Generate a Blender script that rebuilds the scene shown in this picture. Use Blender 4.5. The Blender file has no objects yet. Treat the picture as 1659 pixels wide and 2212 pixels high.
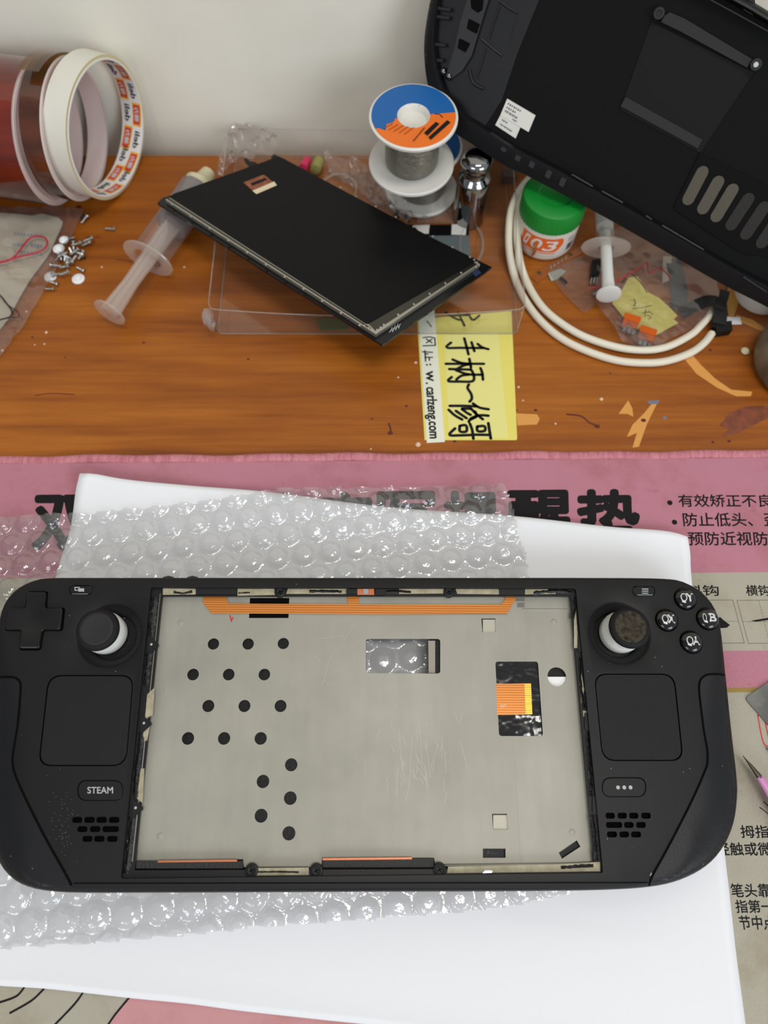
import bpy, bmesh, math, random
from mathutils import Vector, Matrix, noise
from mathutils.geometry import delaunay_2d_cdt
from mathutils.bvhtree import BVHTree
random.seed(7)
PI = math.pi
sc = bpy.context.scene
C = sc.collection
MM = 0.001
# ------------------------------------------------------------------ camera, light, exposure
TH = math.radians(68.5)          # how far the phone looks down
FPX = 1534.0                     # focal length in pixels of the 1659x2212 frame
H = 310.0                        # lens height over the desk, mm
cam = bpy.data.cameras.new('camera')
cam.sensor_fit = 'VERTICAL'; cam.sensor_height = 36.0; cam.sensor_width = 27.0
cam.lens = FPX / 2212 * 36.0
cam.clip_start = 0.01; cam.clip_end = 50
cam.dof.use_dof = True; cam.dof.focus_distance = 0.292; cam.dof.aperture_fstop = 7.6
co = bpy.data.objects.new('camera', cam); C.objects.link(co)
co.location = (0, 0, H*MM); co.rotation_euler = (PI/2-TH, 0, 0)
sc.camera = co
sc.view_settings.view_transform = 'Standard'; sc.view_settings.look = 'None'
sc.view_settings.gamma = 1.0; sc.view_settings.use_curve_mapping = False
sc.view_settings.exposure = -0.04
sc.cycles.transparent_max_bounces = 24
sc.cycles.max_bounces = 10
sc.cycles.use_denoising = True
sc.cycles.caustics_reflective = False; sc.cycles.caustics_refractive = False
wd = bpy.data.worlds.new('room_light'); sc.world = wd; wd.use_nodes = True
bg = wd.node_tree.nodes['Background']; bg.inputs[0].default_value = (0.93, 0.96, 1.0, 1); bg.inputs[1].default_value = 1.0
tcw = wd.node_tree.nodes.new('ShaderNodeTexCoord'); sxw = wd.node_tree.nodes.new('ShaderNodeSeparateXYZ'); mrw = wd.node_tree.nodes.new('ShaderNodeMapRange')
wd.node_tree.links.new(tcw.outputs['Generated'], sxw.inputs[0]); wd.node_tree.links.new(sxw.outputs[0], mrw.inputs[0])
mrw.inputs[1].default_value = -0.8; mrw.inputs[2].default_value = 0.8; mrw.inputs[3].default_value = 0.26; mrw.inputs[4].default_value = 0.52   # the room is brighter on the window side
wd.node_tree.links.new(mrw.outputs[0], bg.inputs[1])
def area(name, loc, target, sx, sy, power, col):
    l = bpy.data.lights.new(name, 'AREA'); l.shape = 'RECTANGLE'; l.size = sx; l.size_y = sy
    l.energy = power; l.color = col
    o = bpy.data.objects.new(name, l); C.objects.link(o); o.location = loc
    o.rotation_euler = (Vector(target)-Vector(loc)).to_track_quat('-Z', 'Y').to_euler()
    return o
for i in range(3):               # the ceiling lamp: three square panels side by side
    area('ceiling_lamp', (0.06+i*0.24, -0.14, 1.75), (0.06+i*0.24, -0.14, 0), 0.17, 0.30, 3.9, (1, 0.965, 0.90))
area('window_and_fill', (1.55, -1.95, 1.25), (0, 0.1, 0), 1.3, 1.2, 31, (0.86, 0.93, 1.0))
area('window_and_fill', (-1.2, -2.0, 1.7), (0, 0.1, 0), 1.2, 1.0, 17, (0.95, 0.97, 1.0))  # added fill from the left front to lift the wall, no known window

# ------------------------------------------------------------------ camera geometry: pixel -> point on a real surface (mm)
F_ = Vector((0, math.cos(TH), -math.sin(TH))); U_ = Vector((0, math.sin(TH), math.cos(TH))); X_ = Vector((1, 0, 0))
EYE = Vector((0, 0, H))
def ray(x, y): return F_ + X_*((x-829.5)/FPX) + U_*((1106-y)/FPX)
def T(x, y, z=0.0):
    r = ray(x, y); return EYE + r*((z-H)/r.z)
def onplane(x, y, p0, n):
    r = ray(x, y); return EYE + r*((p0-EYE).dot(n)/r.dot(n))

# ------------------------------------------------------------------ materials
def lin(c):
    c = c/255.0
    return c/12.92 if c <= 0.04045 else ((c+0.055)/1.055)**2.4
def rgb(c): return (lin(c[0]), lin(c[1]), lin(c[2]), 1)
def mk(name):
    m = bpy.data.materials.new(name); m.use_nodes = True
    nt = m.node_tree
    return m, nt, nt.nodes['Principled BSDF'], nt.nodes['Material Output']
def nnoise(nt, scale, detail=4, vec=None, stretch=None, rough=0.55):
    tc = nt.nodes.new('ShaderNodeNewGeometry')
    mp = nt.nodes.new('ShaderNodeMapping'); nt.links.new(tc.outputs['Position'], mp.inputs[0])
    if stretch: mp.inputs['Scale'].default_value = stretch
    n = nt.nodes.new('ShaderNodeTexNoise'); n.inputs['Scale'].default_value = scale; n.inputs['Detail'].default_value = detail
    n.inputs['Roughness'].default_value = rough
    nt.links.new(mp.outputs[0], n.inputs['Vector'])
    return n
def ramp(nt, fac, stops, interp='LINEAR'):
    r = nt.nodes.new('ShaderNodeValToRGB'); r.color_ramp.interpolation = interp
    e = r.color_ramp.elements
    while len(e) > 1: e.remove(e[-1])
    e[0].position, e[0].color = stops[0][0], stops[0][1]
    for p, c in stops[1:]:
        k = e.new(p); k.color = c
    nt.links.new(fac, r.inputs[0]); return r
def mix(nt, fac, a, b, mode='MIX'):
    m = nt.nodes.new('ShaderNodeMix'); m.data_type = 'RGBA'; m.blend_type = mode
    for s, v in ((m.inputs[0], fac), (m.inputs[6], a), (m.inputs[7], b)):
        if hasattr(v, 'links'): nt.links.new(v, s)
        else: s.default_value = v
    return m.outputs[2]
def P(name, c, rough=0.5, metal=0.0, spec=0.5, bump=None, var=None, coat=0.0, trans=0.0, ior=1.45, alpha=1.0, sss=0.0):
    """Principled surface; bump=(scale,strength mm), var=(scale,second colour,stretch)"""
    m, nt, b, o = mk(name)
    b.inputs['Base Color'].default_value = rgb(c); b.inputs['Roughness'].default_value = rough
    b.inputs['Metallic'].default_value = metal; b.inputs['Specular IOR Level'].default_value = spec
    b.inputs['Coat Weight'].default_value = coat; b.inputs['Coat Roughness'].default_value = 0.08
    b.inputs['Transmission Weight'].default_value = trans; b.inputs['IOR'].default_value = ior
    b.inputs['Alpha'].default_value = alpha
    if sss: b.inputs['Subsurface Weight'].default_value = sss; b.inputs['Subsurface Radius'].default_value = (.002, .002, .002)
    if var:
        n = nnoise(nt, var[0], 5, stretch=var[2] if len(var) > 2 else None)
        r = ramp(nt, n.outputs[0], [(0.35, rgb(c)), (0.65, rgb(var[1]))])
        nt.links.new(r.outputs[0], b.inputs['Base Color'])
    if bump:
        n = nnoise(nt, bump[0], 3, stretch=bump[2] if len(bump) > 2 else None)
        bp = nt.nodes.new('ShaderNodeBump'); bp.inputs['Strength'].default_value = 1.0; bp.inputs['Distance'].default_value = bump[1]*MM
        nt.links.new(n.outputs[0], bp.inputs['Height']); nt.links.new(bp.outputs[0], b.inputs['Normal'])
    return m
def FILM(name, tint=(255, 255, 255), haze=0.10, hazecol=(225, 225, 225), rough=0.12, gloss=1.0, bump=None, ior=1.45):
    """thin clear plastic: straight-through light, a little milky haze, a fresnel gloss"""
    m, nt, b, o = mk(name); nt.nodes.remove(b)
    tr = nt.nodes.new('ShaderNodeBsdfTransparent'); tr.inputs[0].default_value = rgb(tint)
    df = nt.nodes.new('ShaderNodeBsdfDiffuse'); df.inputs[0].default_value = rgb(hazecol)
    tl = nt.nodes.new('ShaderNodeBsdfTranslucent'); tl.inputs[0].default_value = rgb(hazecol)
    hz = nt.nodes.new('ShaderNodeMixShader'); hz.inputs[0].default_value = 0.5
    nt.links.new(df.outputs[0], hz.inputs[1]); nt.links.new(tl.outputs[0], hz.inputs[2])
    m1 = nt.nodes.new('ShaderNodeMixShader'); m1.inputs[0].default_value = haze
    nt.links.new(tr.outputs[0], m1.inputs[1]); nt.links.new(hz.outputs[0], m1.inputs[2])
    gl = nt.nodes.new('ShaderNodeBsdfGlossy'); gl.inputs['Roughness'].default_value = rough
    fr = nt.nodes.new('ShaderNodeLayerWeight'); fr.inputs[0].default_value = 0.5
    pw = nt.nodes.new('ShaderNodeMath'); pw.operation = 'POWER'; pw.inputs[1].default_value = 5.0
    nt.links.new(fr.outputs['Facing'], pw.inputs[0])
    f0 = 2*((ior-1)/(ior+1))**2
    mu = nt.nodes.new('ShaderNodeMath'); mu.operation = 'MULTIPLY_ADD'; mu.use_clamp = True
    mu.inputs[1].default_value = (0.8-f0)*gloss; mu.inputs[2].default_value = f0*gloss
    nt.links.new(pw.outputs[0], mu.inputs[0])
    m2 = nt.nodes.new('ShaderNodeMixShader'); nt.links.new(mu.outputs[0], m2.inputs[0])
    nt.links.new(m1.outputs[0], m2.inputs[1]); nt.links.new(gl.outputs[0], m2.inputs[2])
    nt.links.new(m2.outputs[0], o.inputs[0])
    if bump:
        n = nnoise(nt, bump[0], 3, stretch=bump[2] if len(bump) > 2 else None)
        bp = nt.nodes.new('ShaderNodeBump'); bp.inputs['Strength'].default_value = 1.0; bp.inputs['Distance'].default_value = bump[1]*MM
        nt.links.new(n.outputs[0], bp.inputs['Height'])
        nt.links.new(bp.outputs[0], gl.inputs['Normal']); nt.links.new(bp.outputs[0], fr.inputs['Normal'])
    return m
M = {}
M['black'] = P('black_plastic', (22, 22, 23), 0.46, spec=0.30, bump=(2600, 0.02))
M['pad'] = P('touch_pad_black', (24, 24, 25), 0.60, spec=0.30, bump=(3200, 0.05))
M['grip'] = P('grip_black', (19, 20, 23), 0.38, spec=0.42, bump=(2200, 0.06))
M['gloss_black'] = P('gloss_black', (8, 8, 9), 0.12, spec=0.6, coat=0.4)
M['rubber'] = P('black_rubber', (22, 22, 23), 0.7, spec=0.3)
M['stick_top'] = P('stick_top_black', (36, 36, 37), 0.6, spec=0.4, bump=(2500, 0.04))
M['worn_top'] = P('worn_stick_top', (34, 32, 29), 0.8, spec=0.2, var=(520, (74, 66, 53)), bump=(1500, 0.15))
M['gap'] = P('dark_gap', (6, 6, 6), 0.8, spec=0.1)
M['white_ring'] = P('white_ring_plastic', (222, 222, 214), 0.3, spec=0.5)
M['print_white'] = P('white_print', (205, 207, 208), 0.5)
M['print_grey'] = P('grey_print', (175, 176, 178), 0.5)
M['glue'] = P('black_adhesive', (20, 20, 20), 0.38, spec=0.6, bump=(700, 0.6))
M['foam'] = P('black_foam', (24, 24, 24), 0.45, spec=0.5, bump=(1500, 0.3))
M['tan'] = P('tan_residue', (176, 168, 142), 0.55, var=(300, (150, 142, 116)))
M['copper'] = P('copper_edge', (186, 116, 84), 0.45, metal=0.8)
M['magnet'] = P('silver_magnet', (176, 172, 158), 0.5, metal=0.4, bump=(2500, 0.06))
M['steel'] = P('steel', (178, 180, 182), 0.28, metal=1.0)
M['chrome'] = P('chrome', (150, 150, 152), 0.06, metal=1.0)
M['screw_steel'] = P('screw_steel', (190, 190, 186), 0.25, metal=1.0)
M['paper'] = P('white_paper', (232, 233, 236), 0.6, spec=0.25, bump=(60, 0.12))
M['white_plastic'] = P('white_plastic', (214, 211, 203), 0.35, spec=0.5)
M['white_cap'] = P('white_cap', (236, 236, 236), 0.4)
M['cable'] = P('cream_cable', (222, 215, 196), 0.45, spec=0.5)
M['blk_conn'] = P('black_connector', (16, 16, 16), 0.5, spec=0.4)
M['sticker'] = P('white_sticker', (214, 213, 205), 0.5)
M['ink'] = P('black_ink', (24, 22, 24), 0.7, spec=0.2)
M['ink_grey'] = P('grey_ink', (90, 88, 90), 0.7, spec=0.2)
M['mat_ink'] = P('mat_black_print', (26, 24, 25), 0.75, spec=0.2)
M['mat_line'] = P('mat_grey_line', (120, 112, 102), 0.8, spec=0.2)
M['mat_red'] = P('mat_red_print', (205, 62, 58), 0.75, spec=0.2)
M['mat_gold'] = P('mat_gold_print', (186, 154, 92), 0.75, spec=0.2)
M['wire_red'] = P('red_wire', (176, 42, 62), 0.4)
M['wire_blk'] = P('black_wire', (32, 26, 26), 0.4)
M['note'] = P('yellow_note', (226, 214, 110), 0.65, spec=0.2)
M['note_light'] = P('pale_yellow_note', (226, 219, 138), 0.65, spec=0.2)
M['strip'] = P('paper_strip', (226, 226, 208), 0.6, spec=0.2)
M['green'] = P('green_lid', (14, 128, 44), 0.4, spec=0.5)
M['jar_white'] = P('jar_white', (222, 216, 206), 0.4, spec=0.5)
M['orange_print'] = P('orange_print', (224, 98, 34), 0.5)
M['flux'] = P('amber_flux', (150, 88, 34), 0.25, coat=0.5)
M['spool_blue'] = P('spool_blue_label', (20, 92, 160), 0.4, spec=0.5)
M['spool_orange'] = P('spool_orange_label', (226, 110, 30), 0.4, spec=0.5)
M['solder'] = P('solder_wire', (150, 147, 136), 0.2, metal=1.0, bump=(900, 0.25, (0.15, 0.15, 6)))
M['core'] = P('paper_core', (206, 188, 184), 0.6)
M['core_liner'] = P('core_liner', (224, 222, 220), 0.45)
M['tape_white'] = P('white_tape', (214, 212, 200), 0.55)
M['tape_side'] = P('cream_tape_side', (206, 192, 152), 0.6)
M['label_red'] = P('label_red', (206, 66, 52), 0.45)
M['label_yellow'] = P('label_yellow', (238, 178, 48), 0.45)
M['amber_w'] = P('amber_film_wide', (118, 34, 14), 0.16, spec=0.6, coat=0.6, var=(34, (70, 16, 8), (0.25, 1.6, 1.6)), bump=(60, 0.5, (0.25, 1, 1)))
M['amber_n'] = P('amber_film_narrow', (92, 44, 20), 0.12, spec=0.6, coat=0.7, var=(45, (48, 20, 10), (0.5, 1.4, 1.4)), bump=(90, 0.4, (0.3, 1, 1)))
M['tin'] = P('tarnished_tin', (136, 130, 114), 0.4, metal=0.25, var=(60, (92, 92, 78), (1, 1, 0.3)), bump=(120, 0.3))
M['orange_fuse'] = P('orange_clear_plastic', (240, 110, 34), 0.2, trans=0.35, spec=0.5)
M['amber_flex'] = P('amber_flex_film', (146, 80, 26), 0.3, coat=0.4)
M['gold'] = P('gold_contact', (232, 200, 80), 0.35, metal=0.7)
M['lcd_back'] = P('panel_back_black', (12, 12, 13), 0.36, spec=0.18)
M['lcd_glass'] = P('panel_glass_black', (14, 15, 17), 0.15, spec=0.5)
M['lcd_frame'] = P('panel_frame_silver', (186, 182, 168), 0.35, metal=0.8)
M['shell_in'] = P('shell_inside_black', (13, 14, 16), 0.42, spec=0.32, bump=(1500, 0.05))
M['shell_floor'] = P('shell_sheet_black', (15, 16, 15), 0.65, spec=0.12, bump=(900, 0.03))
M['shell_foam'] = P('shell_foam_strip', (44, 44, 45), 0.7, spec=0.3)
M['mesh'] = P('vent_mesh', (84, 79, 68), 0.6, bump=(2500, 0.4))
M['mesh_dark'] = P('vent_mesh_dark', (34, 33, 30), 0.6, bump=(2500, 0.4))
M['pink_handle'] = P('pink_coating', (206, 136, 190), 0.35)
M['tweezer'] = P('tweezer_steel', (96, 88, 80), 0.35, metal=1.0)
M['spatula'] = P('worn_spatula_steel', (120, 120, 116), 0.45, metal=0.85, var=(90, (94, 94, 92)), bump=(300, 0.06))
M['bubble'] = FILM('bubble_film', haze=0.20, hazecol=(214, 214, 212), rough=0.10, gloss=1.6, bump=(240, 0.7), ior=1.5)
M['bag'] = FILM('bag_film', haze=0.26, hazecol=(158, 152, 154), rough=0.22, gloss=1.3, bump=(90, 1.0))
M['box'] = FILM('box_plastic', haze=0.055, hazecol=(225, 222, 216), rough=0.08, gloss=1.1)
M['boxedge'] = FILM('box_edge_plastic', haze=0.30, hazecol=(220, 214, 206), rough=0.12, gloss=1.5)
M['wrap'] = FILM('crumpled_film', haze=0.22, hazecol=(226, 214, 208), rough=0.22, gloss=1.3, bump=(120, 0.8))
M['syr'] = FILM('milky_syringe', haze=0.34, hazecol=(244, 232, 222), rough=0.2, gloss=1.2)
M['syr_barrel'] = FILM('clear_barrel', haze=0.16, hazecol=(222, 212, 208), rough=0.15, gloss=1.3)
M['syr_solid'] = P('white_plunger', (214, 214, 210), 0.4, sss=0.2)
M['paste'] = P('grey_paste', (120, 112, 112), 0.5)
M['flap'] = FILM('amber_loose_film', tint=(196, 150, 92), haze=0.22, hazecol=(150, 120, 92), rough=0.12, gloss=1.4)
M['wall'] = P('wall_paint', (238, 235, 221), 0.8, spec=0.2, var=(14, (232, 228, 213)), bump=(40, 0.25))
M['scratch'] = P('bare_scratch', (214, 150, 74), 0.6)
M['stain'] = P('dark_stain', (84, 30, 18), 0.5)
M['chip'] = P('chipped_patch', (136, 72, 44), 0.55, var=(260, (108, 54, 36)))
M['chip_blue'] = P('blue_grey_smear', (112, 116, 132), 0.6)
M['speck'] = P('pale_speck', (222, 190, 164), 0.6)
M['plate_scratch'] = P('bright_scratch', (182, 179, 168), 0.45, metal=0.25)
M['red_mark'] = P('red_mark', (190, 50, 46), 0.6)
M['grey_sheet'] = P('grey_board_film', (96, 106, 108), 0.35)
M['blue_ink'] = P('blue_ink', (110, 134, 168), 0.7)
M['gold_ink'] = P('faded_gold_ink', (206, 190, 140), 0.7)
M['card'] = P('aged_card', (204, 194, 172), 0.6)
M['pink_lamp'] = P('pink_part', (206, 50, 92), 0.3)
M['olive'] = P('olive_part', (150, 146, 84), 0.4)
M['cream_tip'] = P('cream_tip', (206, 196, 164), 0.5)

def make_wood():
    m, nt, b, o = mk('varnished_wood')
    n1 = nnoise(nt, 14, 6, stretch=(0.55, 5.5, 1), rough=0.6)
    n2 = nnoise(nt, 60, 4, stretch=(0.25, 7, 1), rough=0.6)
    n3 = nnoise(nt, 5, 3)
    r1 = ramp(nt, n1.outputs[0], [(0.25, rgb((126, 64, 14))), (0.5, rgb((160, 90, 22))), (0.78, rgb((182, 110, 34)))])
    r2 = ramp(nt, n2.outputs[0], [(0.3, (0.74, 0.70, 0.66, 1)), (0.6, (1, 1, 1, 1))])
    c = mix(nt, 0.75, r1.outputs[0], r2.outputs[0], 'MULTIPLY')
    r3 = ramp(nt, n3.outputs[0], [(0.3, (0.78, 0.70, 0.62, 1)), (0.7, (1.05, 1.05, 1.0, 1))])
    c = mix(nt, 0.7, c, r3.outputs[0], 'MULTIPLY')
    nt.links.new(c, b.inputs['Base Color'])
    b.inputs['Roughness'].default_value = 0.42; b.inputs['Specular IOR Level'].default_value = 0.3
    b.inputs['Coat Weight'].default_value = 0.06; b.inputs['Coat Roughness'].default_value = 0.2
    bp = nt.nodes.new('ShaderNodeBump'); bp.inputs['Distance'].default_value = 0.12*MM
    nt.links.new(n2.outputs[0], bp.inputs['Height']); nt.links.new(bp.outputs[0], b.inputs['Normal'])
    return m
M['wood'] = make_wood()
MAT_ROT = math.atan2(T(1659, 970, 2).y-T(0, 983, 2).y, T(1659, 970, 2).x-T(0, 983, 2).x)
def make_mat():
    m, nt, b, o = mk('printed_cloth')
    g = nt.nodes.new('ShaderNodeNewGeometry')
    mp = nt.nodes.new('ShaderNodeMapping'); mp.inputs['Rotation'].default_value = (0, 0, -MAT_ROT)
    nt.links.new(g.outputs['Position'], mp.inputs[0])
    sx = nt.nodes.new('ShaderNodeSeparateXYZ'); nt.links.new(mp.outputs[0], sx.inputs[0])
    def yy(px, py):
        v = T(px, py, 2); return (-math.sin(MAT_ROT)*v.x + math.cos(MAT_ROT)*v.y)*MM
    mr = nt.nodes.new('ShaderNodeMapRange'); mr.inputs[1].default_value = -0.3; mr.inputs[2].default_value = 0.2
    nt.links.new(sx.outputs[1], mr.inputs[0])
    pink, cream, gold = rgb((222, 150, 168)), rgb((208, 202, 184)), rgb((190, 158, 92))
    pos = lambda px, py: (yy(px, py)+0.3)/0.5
    r = ramp(nt, mr.outputs[0], [(0, cream), (pos(1625, 1504), gold), (pos(1625, 1500), cream), (pos(1625, 1496), gold), (pos(1625, 1491), pink),
                                 (pos(1620, 1409), cream), (pos(1590, 1243), pink)], 'CONSTANT')
    n1 = nnoise(nt, 22, 6, rough=0.7); n2 = nnoise(nt, 95, 3)
    st = ramp(nt, n1.outputs[0], [(0.36, (0.70, 0.60, 0.46, 1)), (0.50, (0.95, 0.93, 0.90, 1)), (0.7, (1, 1, 1, 1))])
    sp = ramp(nt, n2.outputs[0], [(0.25, (0.55, 0.38, 0.28, 1)), (0.33, (1, 1, 1, 1))])
    c = mix(nt, 0.5, r.outputs[0], st.outputs[0], 'MULTIPLY'); c = mix(nt, 0.4, c, sp.outputs[0], 'MULTIPLY')
    w = nt.nodes.new('ShaderNodeTexWave'); w.inputs['Scale'].default_value = 900; w.inputs['Distortion'].default_value = 1.5
    mp2 = nt.nodes.new('ShaderNodeMapping'); mp2.inputs['Rotation'].default_value = (0, 0, 0.7); nt.links.new(g.outputs['Position'], mp2.inputs[0])
    nt.links.new(mp2.outputs[0], w.inputs[0])
    bp = nt.nodes.new('ShaderNodeBump'); bp.inputs['Distance'].default_value = 0.25*MM
    nt.links.new(w.outputs[0], bp.inputs['Height']); nt.links.new(bp.outputs[0], b.inputs['Normal'])
    nt.links.new(c, b.inputs['Base Color']); b.inputs['Roughness'].default_value = 0.8; b.inputs['Specular IOR Level'].default_value = 0.2
    return m
M['matcloth'] = make_mat()
def make_pinkpatch():
    m, nt, b, o = mk('pink_cloth')
    n1 = nnoise(nt, 22, 6, rough=0.7); n2 = nnoise(nt, 95, 3)
    st = ramp(nt, n1.outputs[0], [(0.36, (0.72, 0.62, 0.5, 1)), (0.50, (0.95, 0.93, 0.90, 1))])
    c = mix(nt, 0.5, rgb((200, 146, 150)), st.outputs[0], 'MULTIPLY')
    nt.links.new(c, b.inputs['Base Color']); b.inputs['Roughness'].default_value = 0.8; b.inputs['Specular IOR Level'].default_value = 0.2
    return m
M['pinkpatch'] = make_pinkpatch()
M['mathem'] = P('pink_hem', (206, 138, 146), 0.8, spec=0.2, bump=(500, 0.9, (2.2, 0.6, 1)), var=(300, (186, 112, 124), (2, 0.4, 1)))
def make_plate():
    m, nt, b, o = mk('brushed_metal_tray')
    n1 = nnoise(nt, 28, 5); n2 = nnoise(nt, 260, 4, stretch=(1, 0.12, 1))
    r = ramp(nt, n1.outputs[0], [(0.3, rgb((147, 144, 134))), (0.7, rgb((163, 160, 149)))])
    r2 = ramp(nt, n2.outputs[0], [(0.25, (0.93, 0.93, 0.92, 1)), (0.6, (1, 1, 1, 1))])
    c = mix(nt, 0.8, r.outputs[0], r2.outputs[0], 'MULTIPLY')
    nt.links.new(c, b.inputs['Base Color']); b.inputs['Roughness'].default_value = 0.52; b.inputs['Metallic'].default_value = 0.25
    return m
M['plate'] = make_plate()
def make_foil():
    m, nt, b, o = mk('wrinkled_black_tape')
    n = nnoise(nt, 120, 2); n2 = nnoise(nt, 1100, 2)
    b.inputs['Base Color'].default_value = rgb((10, 10, 10)); b.inputs['Roughness'].default_value = 0.13; b.inputs['Specular IOR Level'].default_value = 0.7
    bp = nt.nodes.new('ShaderNodeBump'); bp.inputs['Distance'].default_value = 0.9*MM
    nt.links.new(n.outputs[0], bp.inputs['Height']); nt.links.new(bp.outputs[0], b.inputs['Normal'])
    return m
M['foil'] = make_foil()
def make_ribbon():
    m, nt, b, o = mk('copper_flex_ribbon')
    g = nt.nodes.new('ShaderNodeNewGeometry')
    w = nt.nodes.new('ShaderNodeTexWave'); w.bands_direction = 'Y'; w.inputs['Scale'].default_value = 320
    nt.links.new(g.outputs['Position'], w.inputs[0])
    r = ramp(nt, w.outputs[0], [(0.3, rgb((186, 104, 34))), (0.6, rgb((222, 142, 62)))])
    nt.links.new(r.outputs[0], b.inputs['Base Color']); b.inputs['Roughness'].default_value = 0.28; b.inputs['Coat Weight'].default_value = 0.3
    b.inputs['Metallic'].default_value = 0.35
    return m
M['ribbon'] = make_ribbon()

# ------------------------------------------------------------------ mesh helpers (all coordinates in mm)
class MB:
    def __init__(s): s.v = []; s.f = []
    def add(s, vs, fs):
        o = len(s.v); s.v += [tuple(x) for x in vs]; s.f += [tuple(i+o for i in f) for f in fs]; return s
    def box(s, lo, hi, fn=None):
        x0, y0, z0 = lo; x1, y1, z1 = hi
        vs = [(x0,y0,z0),(x1,y0,z0),(x1,y1,z0),(x0,y1,z0),(x0,y0,z1),(x1,y0,z1),(x1,y1,z1),(x0,y1,z1)]
        if fn: vs = [fn(v) for v in vs]
        return s.add(vs, [(3,2,1,0),(4,5,6,7),(0,1,5,4),(1,2,6,5),(2,3,7,6),(3,0,4,7)])
    def prism(s, pts, up, cap=True):
        """polygon pts (3-D), thickened by the vector 'up'"""
        n = len(pts); up = Vector(up); a = [Vector(p) for p in pts]; t = [p+up for p in a]
        fs = [(i, (i+1) % n, n+(i+1) % n, n+i) for i in range(n)]
        s.add(a+t, fs)
        if cap:
            nrm = Vector((0, 0, 0))
            for i in range(n): nrm += (a[i]-a[0]).cross(a[(i+1) % n]-a[0])
            e1 = (a[1]-a[0]).normalized(); nrm = nrm.normalized() if nrm.length > 1e-9 else Vector((0,0,1)); e2 = nrm.cross(e1)
            p2 = [Vector(((p-a[0]).dot(e1), (p-a[0]).dot(e2))) for p in a]
            tri = delaunay_2d_cdt(p2, [], [list(range(n))], 1, 1e-6)
            vv = [a[0]+e1*q.x+e2*q.y for q in tri[0]]
            s.add([p+up for p in vv], [tuple(f) for f in tri[2]]); s.add(vv, [tuple(reversed(f)) for f in tri[2]])
        return s
    def tube(s, path, r, n=10, closed=False, caps=True, flat=1.0):
        path = [Vector(p) for p in path]; k = len(path)
        rs = r if isinstance(r, (list, tuple)) else [r]*k
        prev = None; rings = []
        for i, p in enumerate(path):
            if closed: t = path[(i+1) % k]-path[i-1]
            else: t = path[min(i+1, k-1)]-path[max(i-1, 0)]
            t.normalize()
            u = prev - t*prev.dot(t) if prev else (Vector((0,0,1)).cross(t) if abs(t.z) < 0.95 else Vector((1,0,0)).cross(t))
            u.normalize(); prev = u; w = t.cross(u)
            rings.append([p + u*(rs[i]*math.cos(2*PI*j/n)) + w*(rs[i]*flat*math.sin(2*PI*j/n)) for j in range(n)])
        vs = [v for g in rings for v in g]; fs = []
        m = k if closed else k-1
        for i in range(m):
            a, b = i*n, ((i+1) % k)*n
            for j in range(n): fs.append((a+j, a+(j+1) % n, b+(j+1) % n, b+j))
        if caps and not closed:
            fs.append(tuple(reversed(range(n)))); fs.append(tuple((k-1)*n+j for j in range(n)))
        return s.add(vs, fs)
    def lathe(s, prof, p0, axis=(0, 0, 1), n=48, closed=False, sx=1.0, a0=0.0, a1=2*PI, up=None):
        """profile [(r, h)] turned about an axis through p0"""
        ax = Vector(axis).normalized(); p0 = Vector(p0)
        u = Vector(up) if up else (Vector((0,0,1)) if abs(ax.z) < 0.9 else Vector((1,0,0)))
        u = (u-ax*u.dot(ax)).normalized(); w = ax.cross(u)
        full = abs(a1-a0-2*PI) < 1e-6; m = n if full else n+1
        vs = []
        for r, h in prof:
            for j in range(m):
                a = a0+(a1-a0)*j/n
                vs.append(p0+ax*h+u*(r*math.cos(a))+w*(r*sx*math.sin(a)))
        fs = []; q = len(prof)
        for i in range(q if closed else q-1):
            b = ((i+1) % q)*m; a_ = i*m
            for j in range(n): fs.append((a_+j, a_+(j+1) % m, b+(j+1) % m, b+j))
        return s.add(vs, fs)
    def plate(s, outer, holes, top, bot, fn):
        """flat plate in a 2-D frame with holes; fn(x, y, h) gives the point"""
        pts = []; loops = []
        for lp in [outer]+holes:
            loops.append(list(range(len(pts), len(pts)+len(lp)))); pts += [Vector((p[0], p[1])) for p in lp]
        res = delaunay_2d_cdt(pts, [], loops, 1, 1e-5)
        vv, ff = res[0], res[2]
        def inside(p, poly):
            c = False; n = len(poly); j = n-1
            for i in range(n):
                a, b = poly[i], poly[j]
                if (a[1] > p[1]) != (b[1] > p[1]) and p[0] < (b[0]-a[0])*(p[1]-a[1])/(b[1]-a[1])+a[0]: c = not c
                j = i
            return c
        boxes = [(min(q[0] for q in h), max(q[0] for q in h), min(q[1] for q in h), max(q[1] for q in h)) for h in holes]
        keep = []
        for f in ff:
            c = sum((vv[i] for i in f), Vector((0, 0)))/len(f)
            if not inside(c, outer): continue
            if any(b[0] < c.x < b[1] and b[2] < c.y < b[3] and inside(c, h) for h, b in zip(holes, boxes)): continue
            keep.append(f)
        s.add([fn(p.x, p.y, top) for p in vv], keep)
        if bot is not None:
            s.add([fn(p.x, p.y, bot) for p in vv], [tuple(reversed(f)) for f in keep])
            for lp in [outer]+holes:
                n = len(lp)
                s.add([fn(p[0], p[1], top) for p in lp]+[fn(p[0], p[1], bot) for p in lp], [(i, n+i, n+(i+1) % n, (i+1) % n) for i in range(n)])
        return s
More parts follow.
